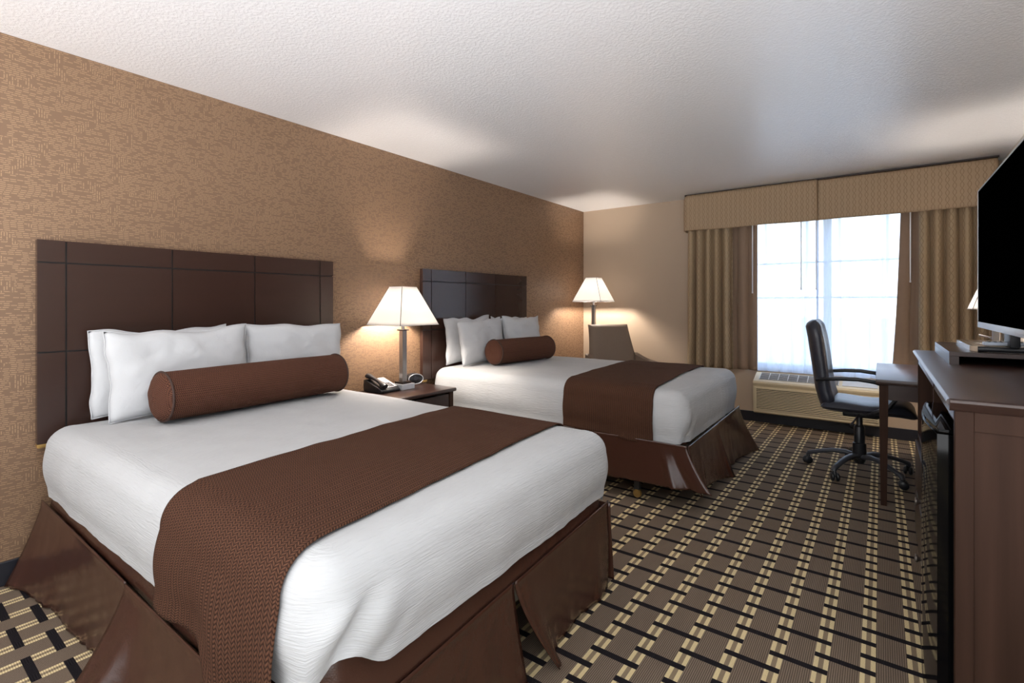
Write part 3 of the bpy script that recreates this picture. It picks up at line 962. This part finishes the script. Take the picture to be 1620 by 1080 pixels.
# clock radio
cr = thing('clock_radio', 'small black oval clock radio behind the lamp on the nightstand', 'clock radio', (0.105, 2.735, NZ), R(-20))
b = B()
tube(b, [(-0.045, 0, 0.045), (-0.035, 0, 0.045), (0.0, 0, 0.045), (0.035, 0, 0.045), (0.042, 0, 0.045)], [0.05, 0.062, 0.066, 0.066, 0.060], 28, [0.030, 0.040, 0.044, 0.044, 0.038])
obj('body', b, MAT['blackplastic'], cr, 50)
b = B(); tube(b, [(0.044, 0.061 * cos(2 * pi * k / 28), 0.045 + 0.039 * sin(2 * pi * k / 28)) for k in range(29)], 0.003, 8, cap=False); obj('bezel_ring', b, MAT['silver'], cr, 60, 'silver ring')
b = B(); lathe(b, [(0, 0.0), (0.016, 0.0), (0.016, 0.004), (0, 0.004)], (0.042, 0.0, 0.05), 18, 'x'); obj('dial', b, MAT['greyblack'], cr, 40)

# ------------------------------------------------------------------ floor lamp in the corner
fl = thing('floor_lamp', 'lit floor lamp with white pyramid shade in the corner behind the armchair', 'lamp', (0.335, 5.40, 0))
b = B(); box(b, -0.13, 0.13, -0.13, 0.13, 0.0, 0.022, 0.004); obj('base', b, MAT['bronze'], fl)
lamp_stem(fl, 0.022, 1.215, 0.02)
harp(fl, 1.26, 1.55, 0.07)
pyramid_shade(fl, 0.187, 0.07, 1.268, 1.555)
lamp_light(fl, 1.39, 32.0)

# ------------------------------------------------------------------ armchair
ac = thing('armchair', 'taupe upholstered armchair with sloping arms in the corner beyond the farther bed', 'armchair', (0.93, 4.93, 0), R(-37))
b = B()
def back_f(u, w, sgn):
    z = lerp(0.30, 1.01, w); hw = lerp(0.325, 0.245, sstep(0.0, 1, w) * 0.9 + 0.1 * w)
    x = -0.20 - 0.16 * w + 0.03 * sin(pi * w)
    th = 0.052 * (1 - abs(2 * u - 1) ** 8) ** 0.5 * (1 - max(0, (w - 0.93) / 0.07) ** 3 * 0.75)
    return Vector((x + sgn * th + 0.02 * (1 - (2 * u - 1) ** 2) * sgn * 0.4, (2 * u - 1) * hw, z))
for sgn in (1, -1): grid(b, 24, 24, lambda u, w: back_f(u, w, sgn))
bmesh.ops.remove_doubles(b, verts=b.verts[:], dist=0.002)
bmesh.ops.holes_fill(b, edges=[e for e in b.edges if e.is_boundary], sides=0)
obj('backrest', b, MAT['upholstery'], ac, 60)
b = B(); box(b, -0.20, 0.27, -0.25, 0.25, 0.30, 0.45, 0.04, 4); obj('seat', b, MAT['upholstery'], ac, 60)
b = B(); box(b, -0.24, 0.26, -0.31, 0.31, 0.16, 0.30, 0.02, 3); obj('seat_base', b, MAT['upholstery'], ac, 60)
for s_ in (-1, 1):
    b = B()
    prism(b, [(-0.27, 0.16), (0.27, 0.16), (0.275, 0.595), (0.20, 0.632), (-0.06, 0.650), (-0.27, 0.70)], 'y', s_ * 0.29 - 0.035, s_ * 0.29 + 0.035, 0.012)
    obj('arm', b, MAT['upholstery'], ac, 50)
    for lx in (-0.21, 0.22):
        b = B(); lathe(b, [(0.014, 0), (0.022, 0.16)], (lx, s_ * 0.26, 0), 12); obj('leg', b, MAT['darkwood'], ac, 40)

# ------------------------------------------------------------------ window dressing
VX0, VX1, VY, VZ0, VZ1 = 1.375, 3.885, 5.525, 2.038, 2.425
va = thing('valance', 'padded lattice-patterned valance in two halves over the window', 'valance', (0, 0, 0))
for a, c in ((VX0, (VX0 + VX1) / 2 - 0.002), ((VX0 + VX1) / 2 + 0.002, VX1)):
    b = B()
    left = a == VX0
    def f(u, w, a=a, c=c):
        x = lerp(a, c, u)
        z = lerp(VZ0 + 0.006 * nz(x * 3, 1, 2), VZ1, w)
        # round the front over the board, tuck at the middle split and at the outer ends
        y = VY - 0.006 * sin(pi * w) + 0.02 * max(0, (w - 0.94) / 0.06) ** 2 - 0.003 * nz(x * 5, z * 5, 3)
        y += 0.018 * (max(0, 1 - abs(x - (VX0 + VX1) / 2) / 0.015)) ** 1.5
        y += 0.035 * max(0, 1 - min(x - VX0, VX1 - x) / 0.03) ** 2
        return Vector((x, y, z - 0.02 * max(0, 1 - min(x - VX0, VX1 - x) / 0.04) ** 2 * w))
    grid(b, 90, 20, f, lambda u, w, a=a, c=c: (lerp(a, c, u), lerp(VZ0, VZ1, w)))
    solidify(obj('front_panel', b, MAT['valance'], va, 180), 0.012, -1.0)
b = B(); box(b, VX0 + 0.004, VX1 - 0.004, VY + 0.01, RY - 0.001, VZ1 + 0.000, VZ1 + 0.012, 0.002); obj('top_board', b, MAT['darkwood'], va)
for x, sg in ((VX0 + 0.012, -1), (VX1 - 0.012, 1)):
    b = B()
    grid(b, 12, 12, lambda u, w: Vector((x + sg * (0.022 * (1 - w) * sin(pi * u * 0.9 + 0.3)) , lerp(VY + 0.04, RY - 0.004, u), lerp(VZ0, VZ1, w))), lambda u, w: (u * 0.2, w * 0.39))
    solidify(obj('side_return', b, MAT['valance'], va, 180), 0.008, 0.0)
b = B(); tube(b, [(VX0 + 0.03, RY - 0.10, 2.36), (VX1 - 0.03, RY - 0.10, 2.36)], 0.011, 10); obj('curtain_track', b, MAT['frame'], va, 60)

def build_drape(name, x0, x1, y, z0, z1, nf, amp, mat, label, seed, flare=0.0, cat='curtain', lead=None, group=None):
    """hanging cloth from x0 to x1 with nf folds; uv follows the cloth"""
    bm = B(); nu = max(60, int(nf * 18)); nv = 40
    L = x1 - x0
    ph_ = [0.0]
    def path(u, w):
        uu = u + 0.018 * sin(u * 9.0 + seed) * (1 - u) * u * 4
        x = x0 + L * uu
        a = amp * (0.75 + 0.35 * nz(u * nf * 0.6, seed, 0.3)) * (0.85 + 0.3 * (1 - w))
        s = abs(sin(pi * nf * uu + 0.17 * nz(u * 6, w * 1.2, seed) + 0.6))
        s = 1 - 2 * s ** 0.8
        x += flare * (1 - w) * (u - 0.5) + 0.006 * nz(u * 5, w * 2, seed + 3) * (1 - w) 
        if lead is not None: x += lead(u, w)
        return Vector((x, y + a * s, lerp(z0, z1, w)))
    arc = [0.0]
    for i in range(1, nu + 1): arc.append(arc[-1] + (path(i / nu, 1) - path((i - 1) / nu, 1)).length)
    grid(bm, nu, nv, path, lambda u, w: (arc[int(round(u * nu))], lerp(z0, z1, w)))
    o = obj(name, bm, mat, None, 180)
    return tag(o, label, cat, group)

Y1 = 5.615
d = build_drape('drape', 1.405, 1.86, Y1 - 0.016, 0.55, 2.30, 5.0, 0.052, MAT['drape'], 'tan lattice-patterned drape hanging at the left side of the window beside the tan wall', 1.0, 0.02); solidify(d, 0.003)
d = build_drape('blackout_drape', 1.80, 2.085, Y1 + 0.066, 0.55, 2.30, 2.6, 0.022, MAT['blackout'], 'plain taupe blackout drape between the left lattice drape and the sheers', 2.0, 0.0); solidify(d, 0.003)
d = build_drape('drape', 3.385, 3.85, Y1 - 0.016, 0.55, 2.30, 5.0, 0.052, MAT['drape'], 'tan lattice-patterned drape hanging at the right side of the window behind the television', 3.0, 0.0); solidify(d, 0.003)
d = build_drape('blackout_drape', 3.265, 3.43, Y1 + 0.066, 0.55, 2.30, 1.6, 0.022, MAT['blackout'], 'narrow plain taupe blackout drape beside the right lattice drape, above the desk', 4.0, 0.0,
                lead=lambda u, w: -0.07 * (1 - u) * (1 - w) ** 1.5); solidify(d, 0.003)
build_drape('sheer_curtain', 1.97, 2.625, Y1 + 0.116, 0.545, 2.30, 6.0, 0.020, MAT['sheer'], 'left half of the translucent white sheer curtains over the window', 5.0)
build_drape('sheer_curtain', 2.605, 3.40, Y1 + 0.120, 0.545, 2.30, 7.0, 0.020, MAT['sheer'], 'right half of the translucent white sheer curtains, behind the office chair', 6.0)

def wand(x, y, z0, label):
    t = thing('curtain_wand', label, 'curtain wand', (x, y, z0))
    b = B(); tube(b, [(0, 0, 0), (0, 0, 2.29 - z0)], 0.005, 8); obj('rod', b, MAT['wand'], t, 60)
    b = B(); lathe(b, [(0, -0.012), (0.007, -0.008), (0.007, 0.0), (0.005, 0.012)], (0, 0, 0), 10); obj('tip', b, MAT['wand'], t, 60)
wand(2.055, 5.585, 1.36, 'slim white draw wand hanging in front of the left blackout drape')
wand(2.485, 5.640, 1.39, 'left one of the two slim draw wands at the window centre')
wand(2.613, 5.640, 1.39, 'right one of the two slim draw wands at the window centre')
wand(3.325, 5.585, 1.44, 'slim white draw wand hanging in front of the right blackout drape')

# ------------------------------------------------------------------ through-wall air conditioner
AX0, AX1 = 2.065, 3.125
au = thing('air_conditioner', 'beige through-wall air conditioner below the window', 'air conditioner', (0, 0, 0))
b = B()
prism(b, [(5.60, 0.125), (RY - 0.001, 0.125), (RY - 0.001, 0.527), (5.745, 0.522), (5.595, 0.466), (5.560, 0.458), (5.548, 0.440), (5.556, 0.420), (5.568, 0.405), (5.572, 0.14)], 'x', AX0, AX1, 0.003)
obj('cabinet', b, MAT['acbody'], au, 40)
b = B()
box(b, AX0 + 0.02, AX1 - 0.02, 5.566, 5.578, 0.170, 0.385); obj('grille_recess', b, MAT['acdark'], au)
b = B()
n = 14
for k in range(n):
    z = 0.176 + k * (0.205 / (n - 1))
    box(b, AX0 + 0.022, AX1 - 0.022, 5.557, 5.568, z - 0.004, z + 0.0035, 0.001, 1)
for x in (AX0 + 0.022, AX1 - 0.030): box(b, x, x + 0.008, 5.555, 5.570, 0.166, 0.388)
box(b, AX0 + 0.015, AX1 - 0.015, 5.553, 5.570, 0.385, 0.393, 0.001, 1)
obj('front_grille', b, MAT['acbody'], au)
sl = math.atan2(0.522 - 0.466, 5.745 - 5.595)
Mt = Matrix.Translation((0, 5.595, 0.467)) @ Matrix.Rotation(sl, 4, 'X')
b = B(); box(b, AX0 + 0.05, AX0 + 0.73, 0.010, 0.150, -0.002, 0.0015, 0, 1, Mt); obj('vent_recess', b, MAT['acdark'], au)
b = B()
for k in range(9):
    x = AX0 + 0.05 + k * 0.085; box(b, x - 0.003, x + 0.003, 0.008, 0.152, 0.001, 0.006, 0, 1, Mt)
for k in range(8):
    y = 0.010 + k * 0.020; box(b, AX0 + 0.05, AX0 + 0.73, y - 0.0018, y + 0.0018, 0.001, 0.005, 0, 1, Mt)
obj('vent_grille', b, MAT['acgrey'], au)
b = B(); box(b, AX0 + 0.76, AX1 - 0.03, 0.008, 0.150, 0.0, 0.004, 0.001, 1, Mt); obj('control_cover', b, MAT['acgrey'], au)

# ------------------------------------------------------------------ desk
DX0, DX1, DY0, DY1, DZ = 3.09, 3.90, 3.80, 4.86, 0.778
dk = thing('desk', 'dark wood writing desk against the right wall between dresser and window', 'desk', (0, 0, 0))
b = B(); box(b, DX0, DX1, DY0, DY1, DZ - 0.03, DZ, 0.004); obj('top', b, MAT['casex'], dk, 40)
b = B()
box(b, DX0 + 0.05, DX1 - 0.05, DY0 + 0.025, DY0 + 0.045, DZ - 0.125, DZ - 0.03); box(b, DX0 + 0.05, DX1 - 0.05, DY1 - 0.045, DY1 - 0.025, DZ - 0.125, DZ - 0.03)
box(b, DX1 - 0.05, DX1 - 0.03, DY0 + 0.03, DY1 - 0.03, DZ - 0.125, DZ - 0.03)
obj('apron', b, MAT['casex'], dk)
for lx in (DX0 + 0.018, DX1 - 0.06):
    for ly in (DY0 + 0.018, DY1 - 0.06):
        b = B()
        v0 = [(lx, ly), (lx + 0.045, ly), (lx + 0.045, ly + 0.045), (lx, ly + 0.045)]
        c = Vector((lx + 0.0225, ly + 0.0225))
        top = [b.verts.new((p[0], p[1], DZ - 0.03)) for p in v0]
        mid = [b.verts.new((p[0], p[1], DZ - 0.14)) for p in v0]
        low = [b.verts.new((lerp(c.x, p[0], 0.68), lerp(c.y, p[1], 0.68), 0.0)) for p in v0]
        for ra, rb in ((top, mid), (mid, low)):
            for k in range(4): b.faces.new((ra[k], ra[(k + 1) % 4], rb[(k + 1) % 4], rb[k]))
        b.faces.new(top); b.faces.new(low)
        obj('leg', b, MAT['casez'], dk)

dl = thing('desk_lamp', 'table lamp on the desk with its white shade showing beside the television', 'lamp', (3.735, 4.60, DZ))
b = B(); box(b, -0.06, 0.06, -0.06, 0.06, 0.0, 0.04, 0.003); obj('base', b, MAT['silver'], dl)
lamp_stem(dl, 0.04, 0.375, 0.018)
b = B(); tube(b, [(-0.02, 0, 0.235), (-0.05, 0.0, 0.245), (-0.085, 0.0, 0.252)], [0.006, 0.006, 0.009], 8); obj('switch_lever', b, MAT['chrome'], dl, 60, 'chrome lever')
harp(dl, 0.42, 0.64, 0.05)
pyramid_shade(dl, 0.128, 0.055, 0.43, 0.645)
lamp_light(dl, 0.51, 14)

# ------------------------------------------------------------------ office chair
oc = thing('office_chair', 'black leather swivel office chair tucked under the desk', 'office chair', (2.99, 4.46, 0), R(0))
b = B()
spine = [(-0.185, 0.475), (-0.205, 0.54), (-0.225, 0.62), (-0.235, 0.70), (-0.248, 0.80), (-0.262, 0.90), (-0.275, 1.00), (-0.288, 1.07), (-0.292, 1.122)]
def back_pt(u, w, sgn):
    q = w * (len(spine) - 1); i = min(int(q), len(spine) - 2); t = q - i
    x, z = lerp(spine[i][0], spine[i + 1][0], t), lerp(spine[i][1], spine[i + 1][1], t)
    hw = lerp(0.235, 0.225, w) * (1 - 0.28 * max(0, (w - 0.72) / 0.28) ** 2) * (1 - 0.10 * max(0, 0.15 - w) / 0.15)
    a = 2 * u - 1
    th = 0.052 * (1 - abs(a) ** 6) ** 0.5 * (1 - max(0, (w - 0.86) / 0.14) ** 2.2 * 0.9) ** 0.8
    if sgn > 0:
        th *= 1.0 + 0.10 * sin(w * pi * 4.0) * (1 - a * a)
    return Vector((x + sgn * th - 0.03 * (1 - a * a) + 0.03, a * hw, z))
for sgn in (1, -1): grid(b, 28, 40, lambda u, w: back_pt(u, w, sgn))
bmesh.ops.remove_doubles(b, verts=b.verts[:], dist=0.002)
bmesh.ops.holes_fill(b, edges=[e for e in b.edges if e.is_boundary], sides=0)
obj('backrest', b, MAT['chairleather'], oc, 60)
b = B()
def seat_pt(u, w, sgn):
    a = 2 * u - 1; x = lerp(-0.225, 0.325, w)
    e = (1 - abs(a) ** 6) ** 0.5 * (1 - abs(2 * w - 1) ** 9) ** 0.5
    zc = 0.502 - 0.02 * max(0, (w - 0.8) / 0.2) ** 2
    th = (0.044 + 0.006 * sin(w * pi * 3)) if sgn > 0 else 0.036
    return Vector((x, a * 0.245, zc + sgn * th * e))
for sgn in (1, -1): grid(b, 28, 32, lambda u, w: seat_pt(u, w, sgn))
bmesh.ops.remove_doubles(b, verts=b.verts[:], dist=0.002)
obj('seat', b, MAT['chairleather'], oc, 60)
b = B(); box(b, -0.10, 0.12, -0.09, 0.09, 0.425, 0.468, 0.008); obj('seat_mechanism', b, MAT['blackplastic'], oc, 50)
b = B(); tube(b, [(0.0, -0.09, 0.445), (-0.01, -0.14, 0.435), (-0.03, -0.185, 0.405), (-0.045, -0.20, 0.38)], [0.005, 0.005, 0.006, 0.011], 8); obj('lever', b, MAT['greyblack'], oc, 60)
for s_ in (-1, 1):
    y = s_ * 0.275
    pts = [(-0.245, s_ * 0.235, 0.690), (-0.20, y, 0.704), (-0.10, y, 0.716), (0.0, y, 0.720), (0.09, y, 0.710), (0.16, y, 0.688), (0.20, y, 0.650), (0.205, y, 0.600), (0.17, s_ * 0.27, 0.545), (0.10, s_ * 0.25, 0.500), (0.04, s_ * 0.21, 0.470)]
    b = B(); tube(b, pts, [0.016, 0.020, 0.023, 0.024, 0.024, 0.022, 0.020, 0.018, 0.018, 0.018, 0.016], 12, [0.012, 0.013, 0.014, 0.014, 0.014, 0.014, 0.014, 0.014, 0.014, 0.014, 0.012])
    obj('armrest', b, MAT['blackplastic'], oc, 60)
b = B(); lathe(b, [(0.0, 0.075), (0.030, 0.075), (0.040, 0.10), (0.045, 0.115), (0.042, 0.22), (0.034, 0.225), (0.034, 0.34), (0.030, 0.345), (0.020, 0.36), (0.020, 0.43), (0, 0.43)], (0, 0, 0), 24); obj('gas_column', b, MAT['blackplastic'], oc, 40)
for k in range(5):
    a = R(173 + 72 * k)
    dirv = Vector((cos(a), sin(a), 0)); sd = Vector((-sin(a), cos(a), 0))
    b = B()
    prof = [(0.03, 0.125), (0.09, 0.138), (0.16, 0.135), (0.23, 0.118), (0.29, 0.098), (0.325, 0.086), (0.335, 0.066)]
    tube(b, [dirv * r_ + Vector((0, 0, z_)) for r_, z_ in prof], [0.026, 0.025, 0.023, 0.021, 0.020, 0.021, 0.018], 10, [0.020, 0.018, 0.016, 0.015, 0.015, 0.017, 0.014])
    lg = obj('base_leg', b, MAT['greyblack'], oc, 60)
    ca = a + 0.8
    cd = Vector((cos(ca), sin(ca), 0)); c = dirv * 0.325 + cd * 0.012 + Vector((0, 0, 0.029))
    b = B()
    Mx = Matrix.Translation(c) @ Matrix.Rotation(ca, 4, 'Z')
    for yy in (-0.016, 0.016):
        b2v = len(b.verts)
        lathe(b, [(0, yy - 0.009), (0.024, yy - 0.009), (0.029, yy - 0.004), (0.029, yy + 0.004), (0.024, yy + 0.009), (0, yy + 0.009)], (0, 0, 0), 18, 'y')
    tube(b, [(0, 0, 0.0), (-0.004, 0, 0.030), (-0.010, 0, 0.045)], [0.012, 0.014, 0.010], 8)
    for v in b.verts: v.co = Mx @ v.co
    obj('caster', b, MAT['blackplastic'], lg, 50)

# ------------------------------------------------------------------ dresser with refrigerator bay
FX, NY0, NY1, TZ = 3.275, 1.75, 3.435, 0.995
XW = RX - 0.02
dr = thing('dresser', 'long dark wood dresser along the right wall with drawers and a refrigerator bay', 'dresser', (0, 0, 0))
b = B()
prof = [(FX - 0.002, TZ - 0.032), (FX - 0.010, TZ - 0.026), (FX - 0.012, TZ - 0.020), (FX - 0.018, TZ - 0.016), (FX - 0.021, TZ - 0.009), (FX - 0.018, TZ - 0.003), (FX - 0.012, TZ), (XW, TZ), (XW, TZ - 0.032)]
prism(b, prof, 'y', NY0 - 0.006, NY1 + 0.015)
prof2 = [(NY0 - 0.006, TZ - 0.032), (NY0 - 0.012, TZ - 0.026), (NY0 - 0.014, TZ - 0.020), (NY0 - 0.019, TZ - 0.016), (NY0 - 0.022, TZ - 0.009), (NY0 - 0.019, TZ - 0.003), (NY0 - 0.012, TZ), (NY0 - 0.004, TZ), (NY0 - 0.004, TZ - 0.032)]
prism(b, prof2, 'x', FX - 0.014, XW)
obj('top', b, MAT['casex'], dr, 40)
BT = TZ - 0.032
b = B()
box(b, FX, XW, NY0, NY0 + 0.022, 0.0, BT, 0.002)
box(b, FX - 0.003, FX + 0.035, NY0 - 0.004, NY0 + 0.026, 0.0, BT, 0.002); box(b, XW - 0.04, XW, NY0 - 0.004, NY0, 0.0, BT, 0.001)
box(b, FX + 0.035, XW - 0.04, NY0 - 0.004, NY0, BT - 0.05, BT, 0.001); box(b, FX + 0.035, XW - 0.04, NY0 - 0.004, NY0, 0.0, 0.07, 0.001)
obj('side_panel', b, MAT['casez'], dr)
b = B(); box(b, FX, XW, NY1 - 0.022, NY1, 0.0, BT, 0.002); obj('side_panel', b, MAT['casez'], dr)
DV = 2.445
b = B(); box(b, FX, XW - 0.012, DV, DV + 0.022, 0.0, BT, 0.002); obj('divider', b, MAT['casez'], dr)
b = B(); box(b, XW - 0.012, XW, NY0 + 0.022, NY1 - 0.022, 0.0, BT); obj('back_panel', b, MAT['darkin'], dr)
b = B(); box(b, FX + 0.002, FX + 0.024, NY0 + 0.026, NY1 - 0.022, BT - 0.040, BT, 0.002); obj('top_rail', b, MAT['casewood'], dr)
b = B(); box(b, FX, XW - 0.012, DV + 0.022, NY1 - 0.022, 0.532, 0.556, 0.002); obj('shelf', b, MAT['casewood'], dr)
b = B(); box(b, FX + 0.012, FX + 0.03, DV + 0.022, NY1 - 0.022, 0.0, 0.05); obj('plinth', b, MAT['casewood'], dr)
for z0_, z1_ in ((0.288, 0.524), (0.055, 0.276)):
    b = B(); box(b, FX - 0.012, FX + 0.012, DV + 0.026, NY1 - 0.026, z0_, z1_, 0.003)
    box(b, FX + 0.012, XW - 0.06, DV + 0.045, NY1 - 0.045, z0_ + 0.01, z1_ - 0.03)
    dw = obj('drawer', b, MAT['casewood'], dr)
    for yk in (2.70,):
        b = B(); zc = (z0_ + z1_) / 2 + 0.005
        lathe(b, [(0.009, 0.0), (0.007, -0.010), (0.008, -0.016), (0.017, -0.026), (0.017, -0.031), (0, -0.033)], (FX - 0.012, yk, zc), 16, 'x')
        obj('knob', b, MAT['knob'], dw, 40)

# mini refrigerator in the bay
rf = thing('mini_fridge', 'glossy black mini refrigerator standing in the bay of the dresser', 'refrigerator', (0, 0, 0))
RY0, RY1, RZT = 1.825, 2.31, 0.895
b = B(); box(b, FX + 0.03, FX + 0.48, RY0 + 0.004, RY1 - 0.004, 0.02, RZT - 0.012, 0.006); obj('cabinet', b, MAT['blackplastic'], rf, 40)
b = B()
poly = [(FX + 0.016, RY0), (FX + 0.016, RY1)]
for k in range(13):
    t_ = k / 12; y = lerp(RY1, RY0, t_)
    poly.append((FX - 0.033 - 0.020 * sin(pi * t_), y))
prism(b, poly, 'z', 0.06, RZT - 0.014); obj('door', b, MAT['gloss'], rf, 40, 'glossy black bowed door')
b = B()
prism(b, [(p[0] + (0.0 if i < 2 else 0.003), p[1]) for i, p in enumerate(poly)], 'z', RZT - 0.012, RZT, 0.003)
obj('door_cap', b, MAT['gloss'], rf, 40)
for k in range(4):
    b = B(); lathe(b, [(0.014, 0), (0.014, 0.02)], (FX + (0.06 if k % 2 else 0.42), RY0 + 0.04 if k < 2 else RY1 - 0.04, 0), 12); obj('foot', b, MAT['blackplastic'], rf, 40)

# ------------------------------------------------------------------ riser, television, remote
rs = thing('tv_riser', 'low dark wood riser box under the television on the dresser', 'riser')
RX0, RX1, QY0, QY1 = 3.342, 3.88, 2.715, 3.385
b = B(); box(b, RX0, RX1, QY0, QY1, TZ + 0.034, TZ + 0.052, 0.001); obj('top', b, MAT['casex'], rs)
b = B(); box(b, RX0, RX0 + 0.03, QY0, QY1, TZ, TZ + 0.034); obj('side', b, MAT['casewood'], rs)
b = B(); box(b, RX1 - 0.03, RX1, QY0, QY1, TZ, TZ + 0.034); obj('side', b, MAT['casewood'], rs)
b = B(); box(b, RX0 + 0.03, RX1 - 0.03, QY1 - 0.015, QY1, TZ, TZ + 0.034); obj('back', b, MAT['darkin'], rs)
QZ = TZ + 0.052

tv = thing('television', 'large flat television with black screen and silver bezel on the riser', 'television')
TX, TY0, TY1, TZ0, TZ1 = 3.505, 2.22, 3.35, 1.130, 1.800
b = B(); box(b, TX + 0.004, TX + 0.045, TY0, TY1, TZ0, TZ1, 0.004); obj('housing', b, MAT['blackplastic'], tv, 40)
b = B()
box(b, TX - 0.004, TX + 0.012, TY0 - 0.002, TY1 + 0.002, TZ0 - 0.002, TZ0 + 0.026, 0.002)
box(b, TX - 0.004, TX + 0.012, TY0 - 0.002, TY1 + 0.002, TZ1 - 0.004, TZ1 + 0.003, 0.001)
box(b, TX - 0.004, TX + 0.012, TY0 - 0.003, TY0 + 0.005, TZ0 + 0.026, TZ1 - 0.004); box(b, TX - 0.004, TX + 0.012, TY1 - 0.005, TY1 + 0.003, TZ0 + 0.026, TZ1 - 0.004)
obj('bezel', b, MAT['silver'], tv, 40)
b = B(); box(b, TX - 0.002, TX + 0.004, TY0 + 0.005, TY1 - 0.005, TZ0 + 0.026, TZ1 - 0.004); obj('screen', b, MAT['tvscreen'], tv)
b = B(); box(b, TX + 0.02, TX + 0.05, 2.74, 2.86, QZ + 0.022, TZ0 + 0.10, 0.006); obj('neck', b, MAT['blackplastic'], tv, 40)
b = B()
poly = []
bx0, bx1, by0, by1, r_ = 3.415, 3.74, 2.775, 3.27, 0.05
for cx_, cy_, a0 in ((bx1 - r_, by1 - 0.01, 0), (bx0 + 0.01, by1 - 0.01, 90), (bx0 + r_, by0 + r_, 180), (bx1 - r_, by0 + r_, 270)):
    rr_ = 0.01 if a0 == 90 else r_ if a0 >= 180 else 0.01
    for k in range(7):
        a = R(a0 + 90 * k / 6); poly.append((cx_ + rr_ * cos(a), cy_ + rr_ * sin(a)))
prism(b, poly, 'z', QZ + 0.0005, QZ + 0.022, 0.005); obj('stand_base', b, MAT['cream'], tv, 40, 'cream glossy stand base')
b = B()
tube(b, [(bx0 + 0.02, by0 - 0.001, QZ + 0.012), (bx0 + 0.06, by0 - 0.004, QZ + 0.012), (bx1 - 0.06, by0 - 0.004, QZ + 0.012), (bx1 - 0.02, by0 - 0.001, QZ + 0.012)], 0.011, 10); obj('base_edge', b, MAT['blackplastic'], tv, 60, 'black rounded front edge')

rc = thing('remote_control', 'pale remote control lying on the near edge of the television stand base', 'remote control', (3.54, 2.815, QZ + 0.0265), R(4))
b = B(); box(b, -0.085, 0.085, -0.018, 0.018, 0.0, 0.014, 0.004); obj('body', b, MAT['remoteface'], rc, 40)
for k in range(8):
    for j in (-1, 0, 1):
        b = B(); box(b, -0.072 + k * 0.019, -0.064 + k * 0.019, j * 0.010 - 0.003, j * 0.010 + 0.003, 0.014, 0.0165, 0.0008, 1); obj('button', b, MAT['blackplastic'], rc)

# power cord trailing below the air conditioner
b = B()
pts = [Vector((2.72 + 0.05 * k, 5.70 - 0.03 * sin(k * 0.6) * k * 0.3, 0.10 * max(0, 1 - (k - 2) / 4) + 0.006 if k > 2 else 0.06 + 0.02 * k)) for k in range(9)]
tube(b, pts, 0.004, 8)
tag(obj('power_cord', b, MAT['blackplastic'], None, 60), 'thin black power cord on the carpet below the air conditioner, behind the office chair', 'cord')

# ------------------------------------------------------------------ light
w = bpy.data.worlds.new('daylight_and_fill'); scene.world = w; w.use_nodes = True
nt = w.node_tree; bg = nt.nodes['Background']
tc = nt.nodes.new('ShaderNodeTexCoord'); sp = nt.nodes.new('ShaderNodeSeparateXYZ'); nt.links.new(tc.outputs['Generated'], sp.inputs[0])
def ramp(sock, stops):
    n = nt.nodes.new('ShaderNodeValToRGB'); nt.links.new(sock, n.inputs[0])
    while len(n.color_ramp.elements) < len(stops): n.color_ramp.elements.new(0.5)
    for e, (p, c) in zip(n.color_ramp.elements, stops): e.position = p; e.color = c
    return n.outputs[0]
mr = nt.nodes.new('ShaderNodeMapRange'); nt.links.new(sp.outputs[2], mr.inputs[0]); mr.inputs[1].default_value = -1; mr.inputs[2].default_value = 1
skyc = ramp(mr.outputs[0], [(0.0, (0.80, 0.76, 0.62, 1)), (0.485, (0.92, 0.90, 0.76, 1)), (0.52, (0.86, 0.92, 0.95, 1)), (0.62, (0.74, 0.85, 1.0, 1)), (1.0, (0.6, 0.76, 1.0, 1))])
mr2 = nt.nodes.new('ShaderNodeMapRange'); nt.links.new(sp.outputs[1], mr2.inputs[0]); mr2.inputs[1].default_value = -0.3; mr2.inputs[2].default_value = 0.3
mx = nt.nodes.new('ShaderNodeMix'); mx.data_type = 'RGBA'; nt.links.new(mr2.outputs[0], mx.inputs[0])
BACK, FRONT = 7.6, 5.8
bkc = ramp(mr.outputs[0], [(0.0, (0.97, 0.98, 1.0, 1)), (0.37, (0.97, 0.98, 1.0, 1)), (0.45, (0.20, 0.203, 0.21, 1)), (1.0, (0.16, 0.162, 0.168, 1))])  # added fill through the open rear and right side, strongest low for the ceiling
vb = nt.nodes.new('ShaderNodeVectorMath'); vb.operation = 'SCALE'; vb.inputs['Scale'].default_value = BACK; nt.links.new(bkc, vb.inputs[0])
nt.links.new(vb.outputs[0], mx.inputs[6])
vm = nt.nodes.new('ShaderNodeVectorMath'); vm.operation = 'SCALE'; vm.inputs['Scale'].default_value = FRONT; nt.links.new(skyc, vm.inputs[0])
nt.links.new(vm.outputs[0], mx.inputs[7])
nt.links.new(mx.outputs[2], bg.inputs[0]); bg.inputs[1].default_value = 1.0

# ------------------------------------------------------------------ camera
cd = bpy.data.cameras.new('camera'); cd.sensor_width = 36.0; cd.sensor_fit = 'HORIZONTAL'
cd.lens = 786.0 / 1620 * 36; cd.shift_y = -60.0 / 1620; cd.clip_start = 0.02
co = bpy.data.objects.new('camera', cd); co.location = CAM; co.rotation_euler = (R(90), 0, R(36.57)); link(co)
scene.camera = co
